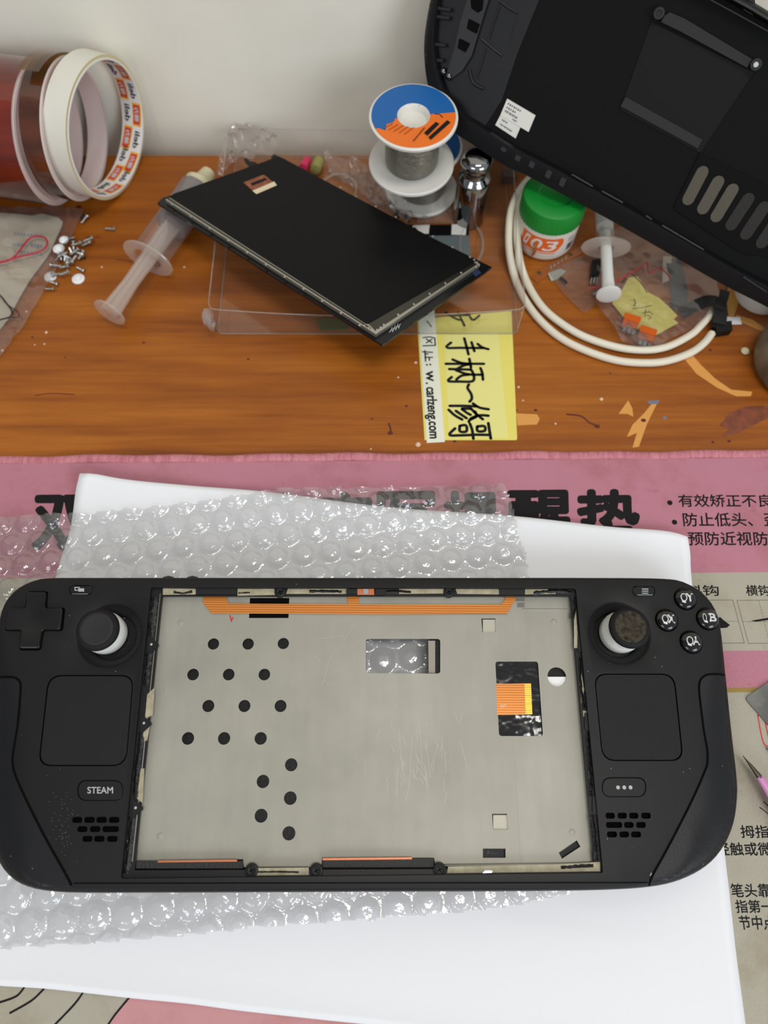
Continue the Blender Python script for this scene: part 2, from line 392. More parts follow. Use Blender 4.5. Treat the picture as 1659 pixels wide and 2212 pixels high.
    def build(s, name, mat, parent=None, smooth=None, origin=None):
        me = bpy.data.meshes.new(name)
        off = root_loc(parent)
        if parent is None:
            if origin is None:
                xs = list(zip(*s.v)); origin = (sum(xs[0])/len(s.v), sum(xs[1])/len(s.v), min(xs[2]))
            off = Vector(origin)
        me.from_pydata([((a-off.x)*MM, (b-off.y)*MM, (c-off.z)*MM) for a, b, c in s.v], [], s.f)
        bm = bmesh.new(); bm.from_mesh(me)
        bmesh.ops.remove_doubles(bm, verts=bm.verts, dist=1e-7)
        bmesh.ops.recalc_face_normals(bm, faces=bm.faces)
        bm.to_mesh(me); bm.free()
        me.materials.append(mat)
        me.set_sharp_from_angle(angle=math.radians(38 if smooth is None else smooth))
        for p in me.polygons: p.use_smooth = True
        o = bpy.data.objects.new(name, me); C.objects.link(o)
        if parent is not None: o.parent = parent
        else: o.location = off*MM
        return o
ROOT = {}
def root_loc(o):
    if o is None: return Vector((0, 0, 0))
    while o.parent is not None: o = o.parent
    return ROOT.get(o.name, Vector(o.location)/MM)
def tag(o, label, cat, group=None, kind=None):
    o['label'] = label; o['category'] = cat
    if group: o['group'] = group
    if kind: o['kind'] = kind
    return o
def thing(name, label, cat, loc, group=None):
    o = bpy.data.objects.new(name, None); C.objects.link(o); o.empty_display_size = 0.005
    o.location = Vector(loc)*MM; ROOT[o.name] = Vector(loc)
    return tag(o, label, cat, group)
def smooth_closed(pts, n):
    """closed Catmull-Rom through pts resampled to n points by length"""
    k = len(pts); dense = []
    dim = len(pts[0])
    for i in range(k):
        p0, p1, p2, p3 = pts[i-1], pts[i], pts[(i+1) % k], pts[(i+2) % k]
        for j in range(24):
            t = j/24
            dense.append(tuple(0.5*((2*p1[c])+(-p0[c]+p2[c])*t+(2*p0[c]-5*p1[c]+4*p2[c]-p3[c])*t*t+(-p0[c]+3*p1[c]-3*p2[c]+p3[c])*t**3) for c in range(dim)))
    return resample(dense, n, True)
def smooth_open(pts, n):
    q = [tuple(p) for p in pts]; k = len(q); dense = []; dim = len(q[0])
    for i in range(k-1):
        p0, p1, p2, p3 = q[max(i-1, 0)], q[i], q[i+1], q[min(i+2, k-1)]
        for j in range(20):
            t = j/20
            dense.append(tuple(0.5*((2*p1[c])+(-p0[c]+p2[c])*t+(2*p0[c]-5*p1[c]+4*p2[c]-p3[c])*t*t+(-p0[c]+3*p1[c]-3*p2[c]+p3[c])*t**3) for c in range(dim)))
    dense.append(q[-1])
    return resample(dense, n, False)
def resample(d, n, closed):
    pts = [Vector(p) for p in d]
    if closed: pts.append(pts[0])
    L = [0]
    for a, b in zip(pts, pts[1:]): L.append(L[-1]+(b-a).length)
    out = []; i = 0; m = n if closed else n-1
    for k in range(n):
        t = L[-1]*k/m
        while i < len(L)-2 and L[i+1] < t: i += 1
        s = (t-L[i])/max(L[i+1]-L[i], 1e-9)
        out.append(pts[i].lerp(pts[i+1], min(max(s, 0), 1)))
    return out
def rounded(pts, r, seg=6):
    """polygon with rounded corners (2-D)"""
    out = []; n = len(pts); rr = r if isinstance(r, (list, tuple)) else [r]*n
    for i in range(n):
        p = Vector(pts[i][:2]); a = Vector(pts[i-1][:2]); b = Vector(pts[(i+1) % n][:2])
        da = (a-p); db = (b-p); la, lb = da.length, db.length; da /= la; db /= lb
        ang = da.angle(db); d = min(rr[i]/math.tan(ang/2), la*0.49, lb*0.49)
        if rr[i] <= 0: out.append((p.x, p.y)); continue
        s, e = p+da*d, p+db*d
        for k in range(seg+1):
            t = k/seg; q = s*(1-t)**2+p*(2*t*(1-t))+e*t*t
            out.append((q.x, q.y))
    return out
def ell(cx, cy, rx, ry=None, n=32):
    ry = rx if ry is None else ry
    return [(cx+rx*math.cos(2*PI*i/n), cy+ry*math.sin(2*PI*i/n)) for i in range(n)]
TXT = {}
BOLD = [(0, 0), (1, 0), (-1, 0), (0, 1), (0, -1), (.7, .7), (-.7, .7), (.7, -.7), (-.7, -.7)]
def glyphs(s, bold=0.0):
    key = s; bold = 0
    if key in TXT: return TXT[key]
    cu = bpy.data.curves.new('lettering', 'FONT'); cu.body = s; cu.size = 1.0; cu.resolution_u = 4
    o = bpy.data.objects.new('lettering', cu); C.objects.link(o)
    dg = bpy.context.evaluated_depsgraph_get(); me = bpy.data.meshes.new_from_object(o.evaluated_get(dg))
    vs = [(v.co.x, v.co.y) for v in me.vertices]; fs = [tuple(p.vertices) for p in me.polygons]
    bpy.data.objects.remove(o); bpy.data.curves.remove(cu); bpy.data.meshes.remove(me)
    x0 = min(v[0] for v in vs); x1 = max(v[0] for v in vs); y0 = min(v[1] for v in vs); y1 = max(v[1] for v in vs)
    vs = [((a-x0)/(x1-x0), (b-y0)/(y1-y0)) for a, b in vs]
    TXT[key] = (vs, fs); return vs, fs
def text_on(mb, s, quad, bold=0.0):
    """lettering fitted to the quad TL, TR, BR, BL of points on a real surface"""
    vs, fs = glyphs(s); tl, tr, br, bl = [Vector(q) for q in quad]
    ex, ey = ((tr-tl)/(tr-tl).length), ((tl-bl)/(tl-bl).length); em = (tl-bl).length*bold; nz = ex.cross(ey)*0.0015
    base = [(bl.lerp(br, u)).lerp(tl.lerp(tr, u), v) for u, v in vs]
    for k, (a, b) in enumerate(BOLD if bold else BOLD[:1]): mb.add([p+ex*(a*em)+ey*(b*em)+nz*k for p in base], fs)
    return mb
def text_fn(mb, s, fn, bold=0.0):
    vs, fs = glyphs(s)
    for a, b in (BOLD if bold else BOLD[:1]): mb.add([fn(u+a*bold, v+b*bold) for u, v in vs], fs)
    return mb
def strokes(mb, lines, fn, w):
    """pen strokes: flat ribbons with round ends along pixel lines; fn(px, py) gives the point"""
    for ln in lines:
        pts = [Vector(fn(*p)) for p in ln]
        if len(pts) > 2: pts = smooth_open(pts, len(pts)*5)
        L, R = [], []
        for i, p in enumerate(pts):
            t = (pts[min(i+1, len(pts)-1)]-pts[max(i-1, 0)]).normalized()
            nrm = Vector((-t.y, t.x, 0)).normalized()*(w/2); L.append(p+nrm); R.append(p-nrm)
        k = len(pts); mb.add(L+R, [(i, i+1, k+i+1, k+i) for i in range(k-1)])
        for p in (pts[0], pts[-1]):
            mb.add([p+Vector((math.cos(a)*w/2, math.sin(a)*w/2, 0)) for a in [2*PI*j/10 for j in range(10)]], [tuple(range(10))])
    return mb
def flat(mb, pix, z, h=0.05):
    return mb.prism([T(x, y, z) for x, y in pix], (0, 0, h))

# ------------------------------------------------------------------ setting: wall, desk
w = MB().box((-700, 363, -760), (700, 383, 900)).build('wall_back', M['wall']); w['kind'] = 'structure'
fl = MB().box((-1500, -1500, -780), (1500, 383, -760)).build('floor', P('floor_tile', (150, 146, 138), 0.5)); fl['kind'] = 'structure'
desk = thing('desk', 'orange-brown varnished wooden desk with scratches in front of the cream wall', 'desk', (0, 0, -28))
MB().box((-620, -260, -28), (620, 346, 0)).build('desk_top', M['wood'], desk)
for x in (-590, 550):
    for y in (-240, 300): MB().box((x, y, -760), (x+40, y+40, -28)).build('leg', M['wood'], desk)
def desk_mark(nm, mt, px): flat(MB(), px, 0, 0.03).build(nm, mt, desk)
desk_mark('scratch', M['scratch'], [(1115, 893), (1160, 895), (1166, 905), (1160, 917), (1118, 919)])
desk_mark('scratch', M['scratch'], [(1357, 865), (1366, 882), (1368, 900), (1355, 894), (1336, 894)])
desk_mark('scratch', M['scratch'], [(1420, 870), (1398, 915), (1380, 965), (1366, 967), (1376, 935), (1354, 944), (1366, 918), (1392, 892), (1408, 872)])
desk_mark('scratch', M['scratch'], [(1470, 765), (1490, 760), (1512, 786), (1545, 818), (1580, 842), (1625, 846), (1622, 856), (1590, 856), (1550, 838), (1505, 808)])
desk_mark('scratch', M['scratch'], [(1590, 680), (1625, 690), (1658, 712), (1650, 717), (1610, 700), (1588, 690)])
flat(MB(), [(1575, 893), (1610, 878), (1650, 876), (1690, 890), (1655, 905), (1635, 915), (1595, 935), (1557, 946), (1575, 926), (1553, 920)], 0, 0.03).build('chipped_patch', M['chip'], desk)
s_ = MB(); flat(s_, [(1398, 866), (1425, 864), (1421, 873), (1402, 873)], 0, 0.05); flat(s_, [(1431, 900), (1440, 899), (1440, 906), (1433, 906)], 0, 0.05)
s_.build('blue_smear', M['chip_blue'], desk)
for l_ in ([(1225, 895), (1255, 899), (1272, 912), (1290, 920)], [(840, 915), (844, 930), (840, 938)]): strokes(MB(), [l_], lambda x, y: T(x, y, 0.04), 0.9).build('stain', M['stain'], desk)
for (x, y, r) in [(1290, 921, 1.1), (1390, 908, 1.0), (878, 877, .6), (843, 935, 1.0), (803, 905, .5), (1116, 886, .5), (1157, 886, .7), (70, 728, .5), (310, 740, .6), (140, 772, .4), (1318, 806, .4), (536, 776, .6),
                  (1534, 756, .7), (1575, 953, .7), (170, 447, 1.3), (1540, 955, .6), (982, 953, .7)]:
    c = T(x, y, 0.02); MB().prism([c+Vector((r*math.cos(a)*1.3, r*math.sin(a), 0)) for a in [k*PI/5 for k in range(10)]], (0, 0, .04)).build('stain', M['stain'], desk)
for l_ in ([(185, 512), (214, 512)], [(75, 854), (110, 850), (160, 852)], [(250, 560), (300, 566)]): strokes(MB(), [l_], lambda x, y: T(x, y, 0.04), 0.5).build('stain', M['stain'], desk)
s_ = MB()
for (x, y, r) in [(860, 815, .5), (1120, 836, .7), (1299, 862, 1.0), (903, 960, 1.4), (898, 783, .8), (220, 577, .6), (398, 577, .6), (57, 673, .7), (100, 718, .8), (96, 743, .5), (5, 757, .8), (801, 970, .5), (75, 745, .4),
                  (1130, 865, .5), (1340, 690, .4), (1200, 915, .6)]:
    c = T(x, y, 0); s_.lathe([(0.01, r*.7), (r*.6, r*.55), (r, 0)], c, n=7)
o = s_.build('debris', M['speck'], desk); o['kind'] = 'stuff'

# ------------------------------------------------------------------ desk mat
deskmat = thing('desk_mat', 'pink and cream cloth desk mat printed with black Chinese lettering, under the white paper', 'mat', (0, 0, 0))
y0, y1 = T(829, 977, 2).y, -250
rot = Matrix.Rotation(MAT_ROT, 3, 'Z'); piv = Vector((T(829, 977, 2).x, y0, 0))
def mrot(p): return rot @ (Vector(p)-piv) + piv
MB().box((-360, y1, 0.02), (360, y0-4.5, 2.0), mrot).build('cloth', M['matcloth'], deskmat)
MB().tube([mrot((-360+i*6, y0-2.4+0.35*math.sin(i*.9)+0.3*math.sin(i*.37), 1.15)) for i in range(121)], [2.4]*121, 10, flat=0.5).build('hem', M['mathem'], deskmat)
ZM = 2.03
tm = lambda x, y: T(x, y, ZM)
def q4(x0, y0, x1, y1, sk=0): return [tm(x0, y0), tm(x1, y0), tm(x1+sk, y1), tm(x0+sk, y1)]
for ch, x0, x1 in (('\u53cc', 76, 206), ('\u7b14', 556, 650), ('\u5b57', 695, 800), ('\u5199', 818, 935), ('\u63d0', 962, 1076), ('\u9192', 1100, 1230), ('\u57ab', 1250, 1376)):
    ya = 1073 - (x0-76)*0.0098
    text_on(MB(), ch, [tm(x0, ya), tm(x1, ya-1), tm(x1+3, ya+112), tm(x0-4 if x0 < 500 else x0+2, ya+112)], 0.042).build('printed_character', M['mat_ink'], deskmat)
for s, a in (('\u6709\u6548\u77eb\u6b63\u4e0d\u826f\u5750', (1464, 1068, 1700, 1095, 3)), ('\u9632\u6b62\u4f4e\u5934\u3001\u6b6a\u5934', (1474, 1108, 1716, 1137, 3)), ('\u9884\u9632\u8fd1\u89c6\u9632\u6b62', (1485, 1149, 1692, 1178, 3)),
             ('\u659c\u94a9', (1478, 1264, 1551, 1287, 3)), ('\u6a2a\u94a9', (1610, 1264, 1660, 1287, 3)),
             ('\u62c7\u6307\u6839', (1598, 1783, 1690, 1810, 4)), ('\u8f7b\u89e6\u6216\u5fae', (1545, 1820, 1664, 1848, 4)),
             ('\u7b14\u5934\u9760', (1577, 1909, 1662, 1938, 4)), ('\u6307\u7b2c\u4e00', (1587, 1944, 1668, 1972, 4)), ('\u8282\u4e2d\u70b9', (1595, 1978, 1672, 2008, 4))):
    text_on(MB(), s, q4(*a), 0.016).build('printed_text', M['mat_ink'], deskmat)
for x, y in ((1447, 1086), (1457, 1128)): MB().prism([tm(x, y)+Vector((1.25*math.cos(a), 1.25*math.sin(a), 0)) for a in [k*PI/8 for k in range(16)]], (0, 0, .02)).build('printed_dot', M['mat_ink'], deskmat)
g_ = MB()
def gline(a, b, wd=0.28): strokes(g_, [[a, b]], lambda x, y: T(x, y, ZM+.005), wd)
for x0, x1, x2, x3 in ((1500, 1583, 1608, 1525), (1592, 1690, 1700, 1617)):
    gline((x0, 1297), (x1, 1296)); gline((x1, 1296), (x2, 1389)); gline((x2, 1389), (x3, 1390)); gline((x3, 1390), (x0, 1297))
for (a, b) in (((1545, 1343), (1595, 1342)), ((1604, 1343), (1680, 1342)), ((1639, 1297), (1662, 1388))):
    n = 14
    for i in range(n):
        p = lambda t: (a[0]+(b[0]-a[0])*t, a[1]+(b[1]-a[1])*t)
        gline(p(i/n), p((i+.5)/n), 0.22)
g_.build('printed_grid', M['mat_line'], deskmat)
for q in ([(1480, 1345), (1540, 1338), (1556, 1333), (1566, 1342), (1577, 1350), (1570, 1356), (1556, 1357), (1500, 1365)], [(1622, 1341), (1627, 1340), (1680, 1331), (1682, 1336), (1634, 1343)]):
    flat(MB(), q, ZM, .02).build('printed_stroke', M['mat_ink'], deskmat)
for l_ in ([(60, 2120), (38, 2150), (0, 2165)], [(100, 2130), (70, 2160), (22, 2188)], [(182, 2140), (160, 2170), (118, 2214)], [(285, 2148), (250, 2190), (232, 2216)]):
    strokes(MB(), [l_], lambda x, y: T(x, y, ZM+.02), 0.75).build('printed_stroke', M['mat_ink'], deskmat)
for l_ in ([(1641, 1744), (1652, 1752), (1664, 1762)], [(1650, 1732), (1660, 1741)]): strokes(MB(), [l_], lambda x, y: T(x, y, ZM+.02), 0.35).build('printed_stroke', M['mat_ink'], deskmat)
r_ = MB(); strokes(r_, [[(1637, 1546), (1650, 1606), (1670, 1612)], [(1650, 1548), (1662, 1600)], [(1637, 1546), (1642, 1541), (1650, 1548)]], lambda x, y: T(x, y, ZM+.02), 0.5)
r_.build('printed_outline', M['mat_red'], deskmat)
flat(MB(), [(286, 2146), (1100, 2146), (1100, 2330), (180, 2330), (232, 2216), (251, 2190)], 2.0, .025).build('pink_panel', M['pinkpatch'], deskmat)

# ------------------------------------------------------------------ white paper sheet
def coons(bot, top, left, right, nu, nv, z):
    """grid between four pixel edges; z(u, v) height"""
    B, Tp = smooth_open(bot, nu), smooth_open(top, nu); L, R = smooth_open(left, nv), smooth_open(right, nv)
    vs = []
    for j in range(nv):
        v = j/(nv-1)
        for i in range(nu):
            u = i/(nu-1)
            p = B[i]*(1-v)+Tp[i]*v+L[j]*(1-u)+R[j]*u-(B[0]*(1-u)*(1-v)+B[-1]*u*(1-v)+Tp[0]*(1-u)*v+Tp[-1]*u*v)
            vs.append((p.x, p.y, u, v))
    fs = [(j*nu+i, j*nu+i+1, (j+1)*nu+i+1, (j+1)*nu+i) for j in range(nv-1) for i in range(nu-1)]
    return vs, fs
zp = 2.15
t2 = lambda l, z=zp: [tuple(T(x, y, z))[:2] for x, y in l]
pv, pf = coons(t2([(-75, 2118), (0, 2128), (110, 2135), (290, 2155), (410, 2167), (520, 2182), (700, 2202), (830, 2216), (1100, 2252), (1400, 2290), (1620, 2320)]),
               t2([(183, 1034), (215, 1034), (300, 1046), (560, 1065), (830, 1099), (1100, 1118), (1300, 1140), (1430, 1152), (1478, 1166)]),
               t2([(-75, 2118), (-20, 1880), (40, 1600), (90, 1370), (122, 1240), (150, 1150), (168, 1070), (183, 1034)]),
               t2([(1620, 2320), (1610, 2212), (1590, 2060), (1572, 1900), (1548, 1700), (1520, 1450), (1492, 1245), (1487, 1200), (1478, 1166)]), 70, 90, None)
pm = MB()
def paper_z(u, v):
    e = max(0, v-0.86)/0.14
    curl = (e**2)*(2.2+3.5*max(0, 1-u*5)+2.0*max(0, (u-.9)*8))
    e2 = max(0, 0.05-v)/0.05
    return zp+0.12+curl+0.7*e2*e2+0.25*max(0, math.sin(u*9+v*4))*(1 if v > .8 or v < .2 else .2)
pm.add([(x, y, paper_z(u, v)) for x, y, u, v in pv], pf)
po = pm.build('paper_sheet', M['paper'])
so = po.modifiers.new('thickness', 'SOLIDIFY'); so.thickness = 0.00012; so.offset = 1
tag(po, 'white paper sheet with curled corners lying on the mat under the handheld console', 'paper')

# ------------------------------------------------------------------ handheld console front shell
KT = 0.030
P0 = Vector((-8, 0, 22)); ND = Vector((KT, 0, 1)).normalized()
def D(px, py, dz=0.0):
    """pixel -> (x, y) on the console's face plane lowered by -dz"""
    v = onplane(px, py, P0+Vector((0, 0, dz)), ND); return (v.x, v.y)
def dz_pt(x, y, h): return (x, y, 22-KT*(x+8)+h)
def Dl(l, dz=0.0): return [D(x, y, dz) for x, y in l]
con = thing('handheld_console', 'black handheld game console front shell without screen, metal tray exposed, lying on bubble wrap', 'console', (-8, 25, 7))
OUT = [(829, 1250), (600, 1250), (350, 1250), (200, 1250), (110, 1251), (75, 1258), (40, 1277), (15, 1308), (2, 1350), (-5, 1400), (-14, 1500), (-22, 1600), (-27, 1690), (-25, 1770), (-15, 1840), (2, 1875), (25, 1898), (54, 1913),
       (98, 1923), (174, 1928), (360, 1928), (600, 1927), (829, 1926), (1100, 1925), (1300, 1922), (1410, 1914), (1480, 1896), (1535, 1866), (1570, 1825), (1590, 1775), (1597, 1720), (1596, 1680), (1588, 1610), (1575, 1510), (1562, 1415),
       (1553, 1360), (1540, 1318), (1515, 1285), (1480, 1263), (1430, 1252), (1250, 1250), (1040, 1250)]
NO = 260
DROP = 4.0
outl = smooth_closed(Dl(OUT, -DROP), NO)
# how wide the rounding of the rim is along the outline: narrow at the top, wide over the grips
def rimw(i):
    p = outl[i]
    side = min(1, max(0, (abs(p.x+8)-118)/16)); low = min(1, max(0, (62-p.y)/40))
    return 1.7+side*low*15.0
area_s = sum(outl[i-1].x*outl[i].y-outl[i].x*outl[i-1].y for i in range(NO))
def nrm_in(i):
    t = (outl[(i+2) % NO]-outl[i-2]).normalized()
    n = Vector((-t.y, t.x)); return n if area_s > 0 else -n
ws = [rimw(i) for i in range(NO)]
for _ in range(6): ws = [(ws[i-1]+ws[i]*2+ws[(i+1) % NO])/4 for i in range(NO)]
nin = [nrm_in(i) for i in range(NO)]
shell = MB(); rings = []
ks = [0, .12, .25, .4, .55, .7, .85, 1]
drops = [DROP+(w_-1.7)/15*2.5 for w_ in ws]
for k in ks:
    a = k*PI/2
    rings.append([dz_pt(outl[i].x+nin[i].x*ws[i]*(1-math.cos(a)), outl[i].y+nin[i].y*ws[i]*(1-math.cos(a)), -drops[i]*(1-math.sin(a))) for i in range(NO)])
low = [[dz_pt(outl[i].x+nin[i].x*d, outl[i].y+nin[i].y*d, h) for i in range(NO)] for d, h in ((0.3, -8), (1.5, -11.5), (4, -13.2))]
allr = low[::-1]+rings
for a, b in zip(allr, allr[1:]):
    shell.add(a+b, [(i, (i+1) % NO, NO+(i+1) % NO, NO+i) for i in range(NO)])
inner = [(p[0], p[1]) for p in rings[-1]]
OPEN = rounded(Dl([(326, 1269), (1244, 1271), (1303, 1886), (261, 1898)]), [1, 1.5, 1, 1])
def slot(x0, x1, y, hh=6.5, dz=0): 
    return rounded(Dl([(x0, y-hh), (x1, y-hh), (x1, y+hh), (x0, y+hh)], dz), 1.0, 4)
SL = [(156, 178, 1771), (182, 205, 1771), (208, 231, 1771), (235, 258, 1771), (167, 189, 1791), (194, 217, 1791), (221, 257, 1791), (178, 200, 1812), (203, 226, 1812), (231, 254, 1812),
      (1308, 1328, 1762), (1334, 1354, 1762), (1359, 1379, 1762), (1385, 1406, 1762), (1309, 1344, 1782), (1348, 1369, 1782), (1374, 1395, 1782), (1311, 1333, 1802.5), (1338, 1359, 1802.5), (1363, 1385, 1802.5)]
slots = [slot(*s) for s in SL]
LP = rounded(Dl([(104, 1458), (289, 1458), (273, 1655), (82, 1655)]), 5.2, 8)
RP = rounded(Dl([(1283, 1455), (1457, 1455), (1477, 1644), (1301, 1644)]), 5.2, 8)
def scale_poly(p, d):
    cx = sum(a[0] for a in p)/len(p); cy = sum(a[1] for a in p)/len(p)
    w_ = max(a[0] for a in p)-min(a[0] for a in p); h_ = max(a[1] for a in p)-min(a[1] for a in p)
    return [(cx+(a[0]-cx)*(w_-2*d)/w_, cy+(a[1]-cy)*(h_-2*d)/h_) for a in p]
def pill(x0, y0, x1, y1, r=4): return rounded(Dl([(x0, y0), (x1, y0), (x1, y1), (x0, y1)]), r, 8)
PILLS = {'view': pill(150, 1264, 199, 1285, 1.7), 'menu': pill(1366, 1266, 1415, 1287, 2.0), 'steam': pill(167, 1685, 266, 1730, 4.1), 'quick': pill(1300, 1679, 1396, 1722, 4.0)}
DP = [D(x, y) for x, y in [(60, 1280), (103, 1280), (100, 1314), (138, 1314), (133, 1362), (94, 1362), (88, 1402), (43, 1402), (48, 1362), (13, 1362), (19, 1314), (57, 1314)]]
DPH = rounded(scale_poly(DP, -0.55), 1.2, 4); DPI = rounded(DP, 1.2, 4)
BTN = [('Y', 1480, 1294), ('X', 1440, 1340), ('B', 1528, 1337), ('A', 1493, 1387)]
bc = {b: D(x+0.0, y) for b, x, y in BTN}
RB = 4.55
bh = [ell(*bc[b], RB+0.3) for b in bc]
WL, WR = D(237, 1372), D(1338, 1367)
RW = 13.4
wells = [ell(*WL, RW, n=48), ell(*WR, RW, n=48)]
holes = [OPEN, LP, RP, DPH]+list(PILLS.values())+slots+bh+wells
shell.plate(inner, holes, 0, None, dz_pt)
for hl, dep in [(OPEN, -2.0), (LP, -1.2), (RP, -1.2), (DPH, -2.5)]+[(p, -1.5) for p in PILLS.values()]+[(s, -2.2) for s in slots]+[(b, -2) for b in bh]:
    n = len(hl); shell.add([dz_pt(p[0], p[1], 0) for p in hl]+[dz_pt(p[0], p[1], dep) for p in hl], [(i, (i+1) % n, n+(i+1) % n, n+i) for i in range(n)])
for cx, cy in (WL, WR):      # dished stick wells
    prof = [(RW, 0), (RW-.7, -.25), (RW-1.6, -.9), (RW-3.2, -2.2), (RW-4.0, -3.4), (RW-4.2, -5)]
    n = 48; vs = [dz_pt(cx+r*math.cos(2*PI*j/n), cy+r*math.sin(2*PI*j/n), h) for r, h in prof for j in range(n)]
    shell.add(vs, [(i*n+j, i*n+(j+1) % n, (i+1)*n+(j+1) % n, (i+1)*n+j) for i in range(len(prof)-1) for j in range(n)])
sh = shell.build('front_shell', M['black'], con, smooth=40)
bvh = BVHTree.FromPolygons([Vector(v) for v in shell.v], shell.f)
def surf(x, y):
    h = bvh.ray_cast(Vector((x, y, 60)), Vector((0, 0, -1))); return h[0].z if h[0] else dz_pt(x, y, -2)[2]
# grip panels over the lower outer corners, a shade bluer than the face, and the dark seam around them
def grip(px, name, lab):
    pts = smooth_open([D(x, y, -1) for x, y in px], 60)
    sm = MB().tube([(p.x, p.y, surf(p.x, p.y)+0.02) for p in pts], 0.42, 8)
    sm.build('seam', M['gap'], con)
grip([(1566, 1457), (1540, 1457), (1524, 1459), (1512, 1468), (1508, 1485), (1511, 1520), (1519, 1580), (1526, 1620), (1526, 1650), (1518, 1672), (1495, 1724), (1462, 1790), (1430, 1850), (1408, 1890), (1400, 1912)], 'right', '')
grip([(-4, 1463), (20, 1463), (38, 1466), (46, 1476), (47, 1490), (41, 1560), (30, 1625), (29, 1650), (37, 1680), (70, 1750), (105, 1818), (140, 1880), (157, 1912)], 'left', '')
# grip skin: the region between seam and rim, following the shell
def drape(px_seam, sgn, name):
    seam = [D(x, y, -1) for x, y in px_seam]
    seam = [(p.x, p.y) for p in smooth_open(seam, 60)]
    rim = [(rings[1][i][0], rings[1][i][1]) for i in range(NO)]
    def near(p): return min(range(NO), key=lambda i: (rim[i][0]-p[0])**2+(rim[i][1]-p[1])**2)
    a, b = near(seam[0]), near(seam[-1])
    if (b-a) % NO < NO/2: loop = [rim[(a+k) % NO] for k in range((b-a) % NO+1)]
    else: loop = [rim[(a-k) % NO] for k in range((a-b) % NO+1)]
    poly = seam+loop[::-1]
    pts = [Vector(p) for p in poly]
    x0, x1 = min(p[0] for p in poly), max(p[0] for p in poly); y0, y1 = min(p[1] for p in poly), max(p[1] for p in poly)
    for i in range(1, 26):
        for j in range(1, 60): pts.append(Vector((x0+(x1-x0)*i/26, y0+(y1-y0)*j/60)))
    res = delaunay_2d_cdt(pts, [], [list(range(len(poly)))], 1, 1e-5)
    mb = MB(); vv = res[0]
    def ins(c):
        r = False; j = len(poly)-1
        for i in range(len(poly)):
            A, B = poly[i], poly[j]
            if (A[1] > c[1]) != (B[1] > c[1]) and c[0] < (B[0]-A[0])*(c[1]-A[1])/(B[1]-A[1])+A[0]: r = not r
            j = i
        return r
    ff = [f for f in res[2] if ins(sum((vv[i] for i in f), Vector((0, 0)))/len(f))]
    mb.add([(p.x, p.y, surf(p.x, p.y)+0.06) for p in vv], ff)
    mb.build(name, M['grip'], con, smooth=60)['label'] = 'textured grip panel, slightly bluish black'
drape([(1566, 1457), (1540, 1457), (1524, 1459), (1512, 1468), (1508, 1485), (1511, 1520), (1519, 1580), (1526, 1620), (1526, 1650), (1518, 1672), (1495, 1724), (1462, 1790), (1430, 1850), (1408, 1890), (1400, 1912)], 1, 'grip')
drape([(-4, 1463), (20, 1463), (38, 1466), (46, 1476), (47, 1490), (41, 1560), (30, 1625), (29, 1650), (37, 1680), (70, 1750), (105, 1818), (140, 1880), (157, 1912)], -1, 'grip')
MB().tube([(p.x, p.y, surf(p.x, p.y)) for p in [Vector(D(x, y, 0)) for x, y in [(160+i*41.3, 1908-i*.05) for i in range(31)]]], .2, 6).build('seam', M['gap'], con)
MB().tube([(q[0], q[1], surf(*q)+.12) for q in (D(1402, 1891, -1), D(1405, 1885, -1))], .2, 6).build('chipped_spot', M['print_grey'], con)
# trackpads
for pl in (LP, RP):
    q = scale_poly(pl, 0.45)
    m_ = MB().plate(q, [], -0.25, -1.2, dz_pt); m_.build('trackpad', M['pad'], con)
    MB().plate(scale_poly(pl, -0.1), [], -1.1, -1.3, dz_pt).build('trackpad_recess', M['gap'], con)
# pill buttons
PB = {}
for nm, pl in PILLS.items():
    q = scale_poly(pl, 0.22); top = 0.25 if nm in ('view', 'menu') else 0.02
    mb = MB().plate(scale_poly(q, 0.25), [], top, None, dz_pt)
    a, b = scale_poly(q, 0.25), q; n = len(a)
    mb.add([dz_pt(p[0], p[1], top) for p in a]+[dz_pt(p[0], p[1], top-.2) for p in b]+[dz_pt(p[0], p[1], -1.4) for p in b],
           [(i, (i+1) % n, n+(i+1) % n, n+i) for i in range(n)]+[(n+i, n+(i+1) % n, 2*n+(i+1) % n, 2*n+i) for i in range(n)])
    PB[nm] = mb.build({'view': 'view_button', 'menu': 'menu_button', 'steam': 'lettered_button', 'quick': 'dotted_button'}[nm], M['black'] if nm in ('steam', 'quick') else M['gloss_black'], con, smooth=12)
def dq(x0, y0, x1, y1, h): return [dz_pt(*D(x, y, h), h) for x, y in ((x0, y0), (x1, y0), (x1, y1), (x0, y1))]
mb = text_on(MB(), 'STEAM', dq(189, 1700, 244, 1714, .05), 0.02); mb.build('lettering', M['print_grey'], PB['steam'])
mb = MB()
for x in (1335, 1348.5, 1362): mb.plate(ell(*D(x, 1701, 0), 0.72, n=16), [], .04, None, dz_pt)
mb.build('dots', M['print_grey'], PB['quick'])
mb = MB()
for y in (1272.5, 1277, 1281.5): mb.plate(Dl([(1386, y-1), (1400, y-1), (1401, y+1), (1387, y+1)], .25), [], .3, None, dz_pt)
mb.build('symbol', M['print_grey'], PB['menu'])
mb = MB()
for q in ([(161, 1268), (173, 1268), (173, 1270), (163, 1270), (163, 1274), (168, 1274), (168, 1276), (161, 1276)], [(169, 1271), (182, 1271), (182, 1278), (169, 1278)]):
    mb.plate(Dl(q, .25), [], .3, None, dz_pt)
mb.build('symbol', M['print_grey'], PB['view'])
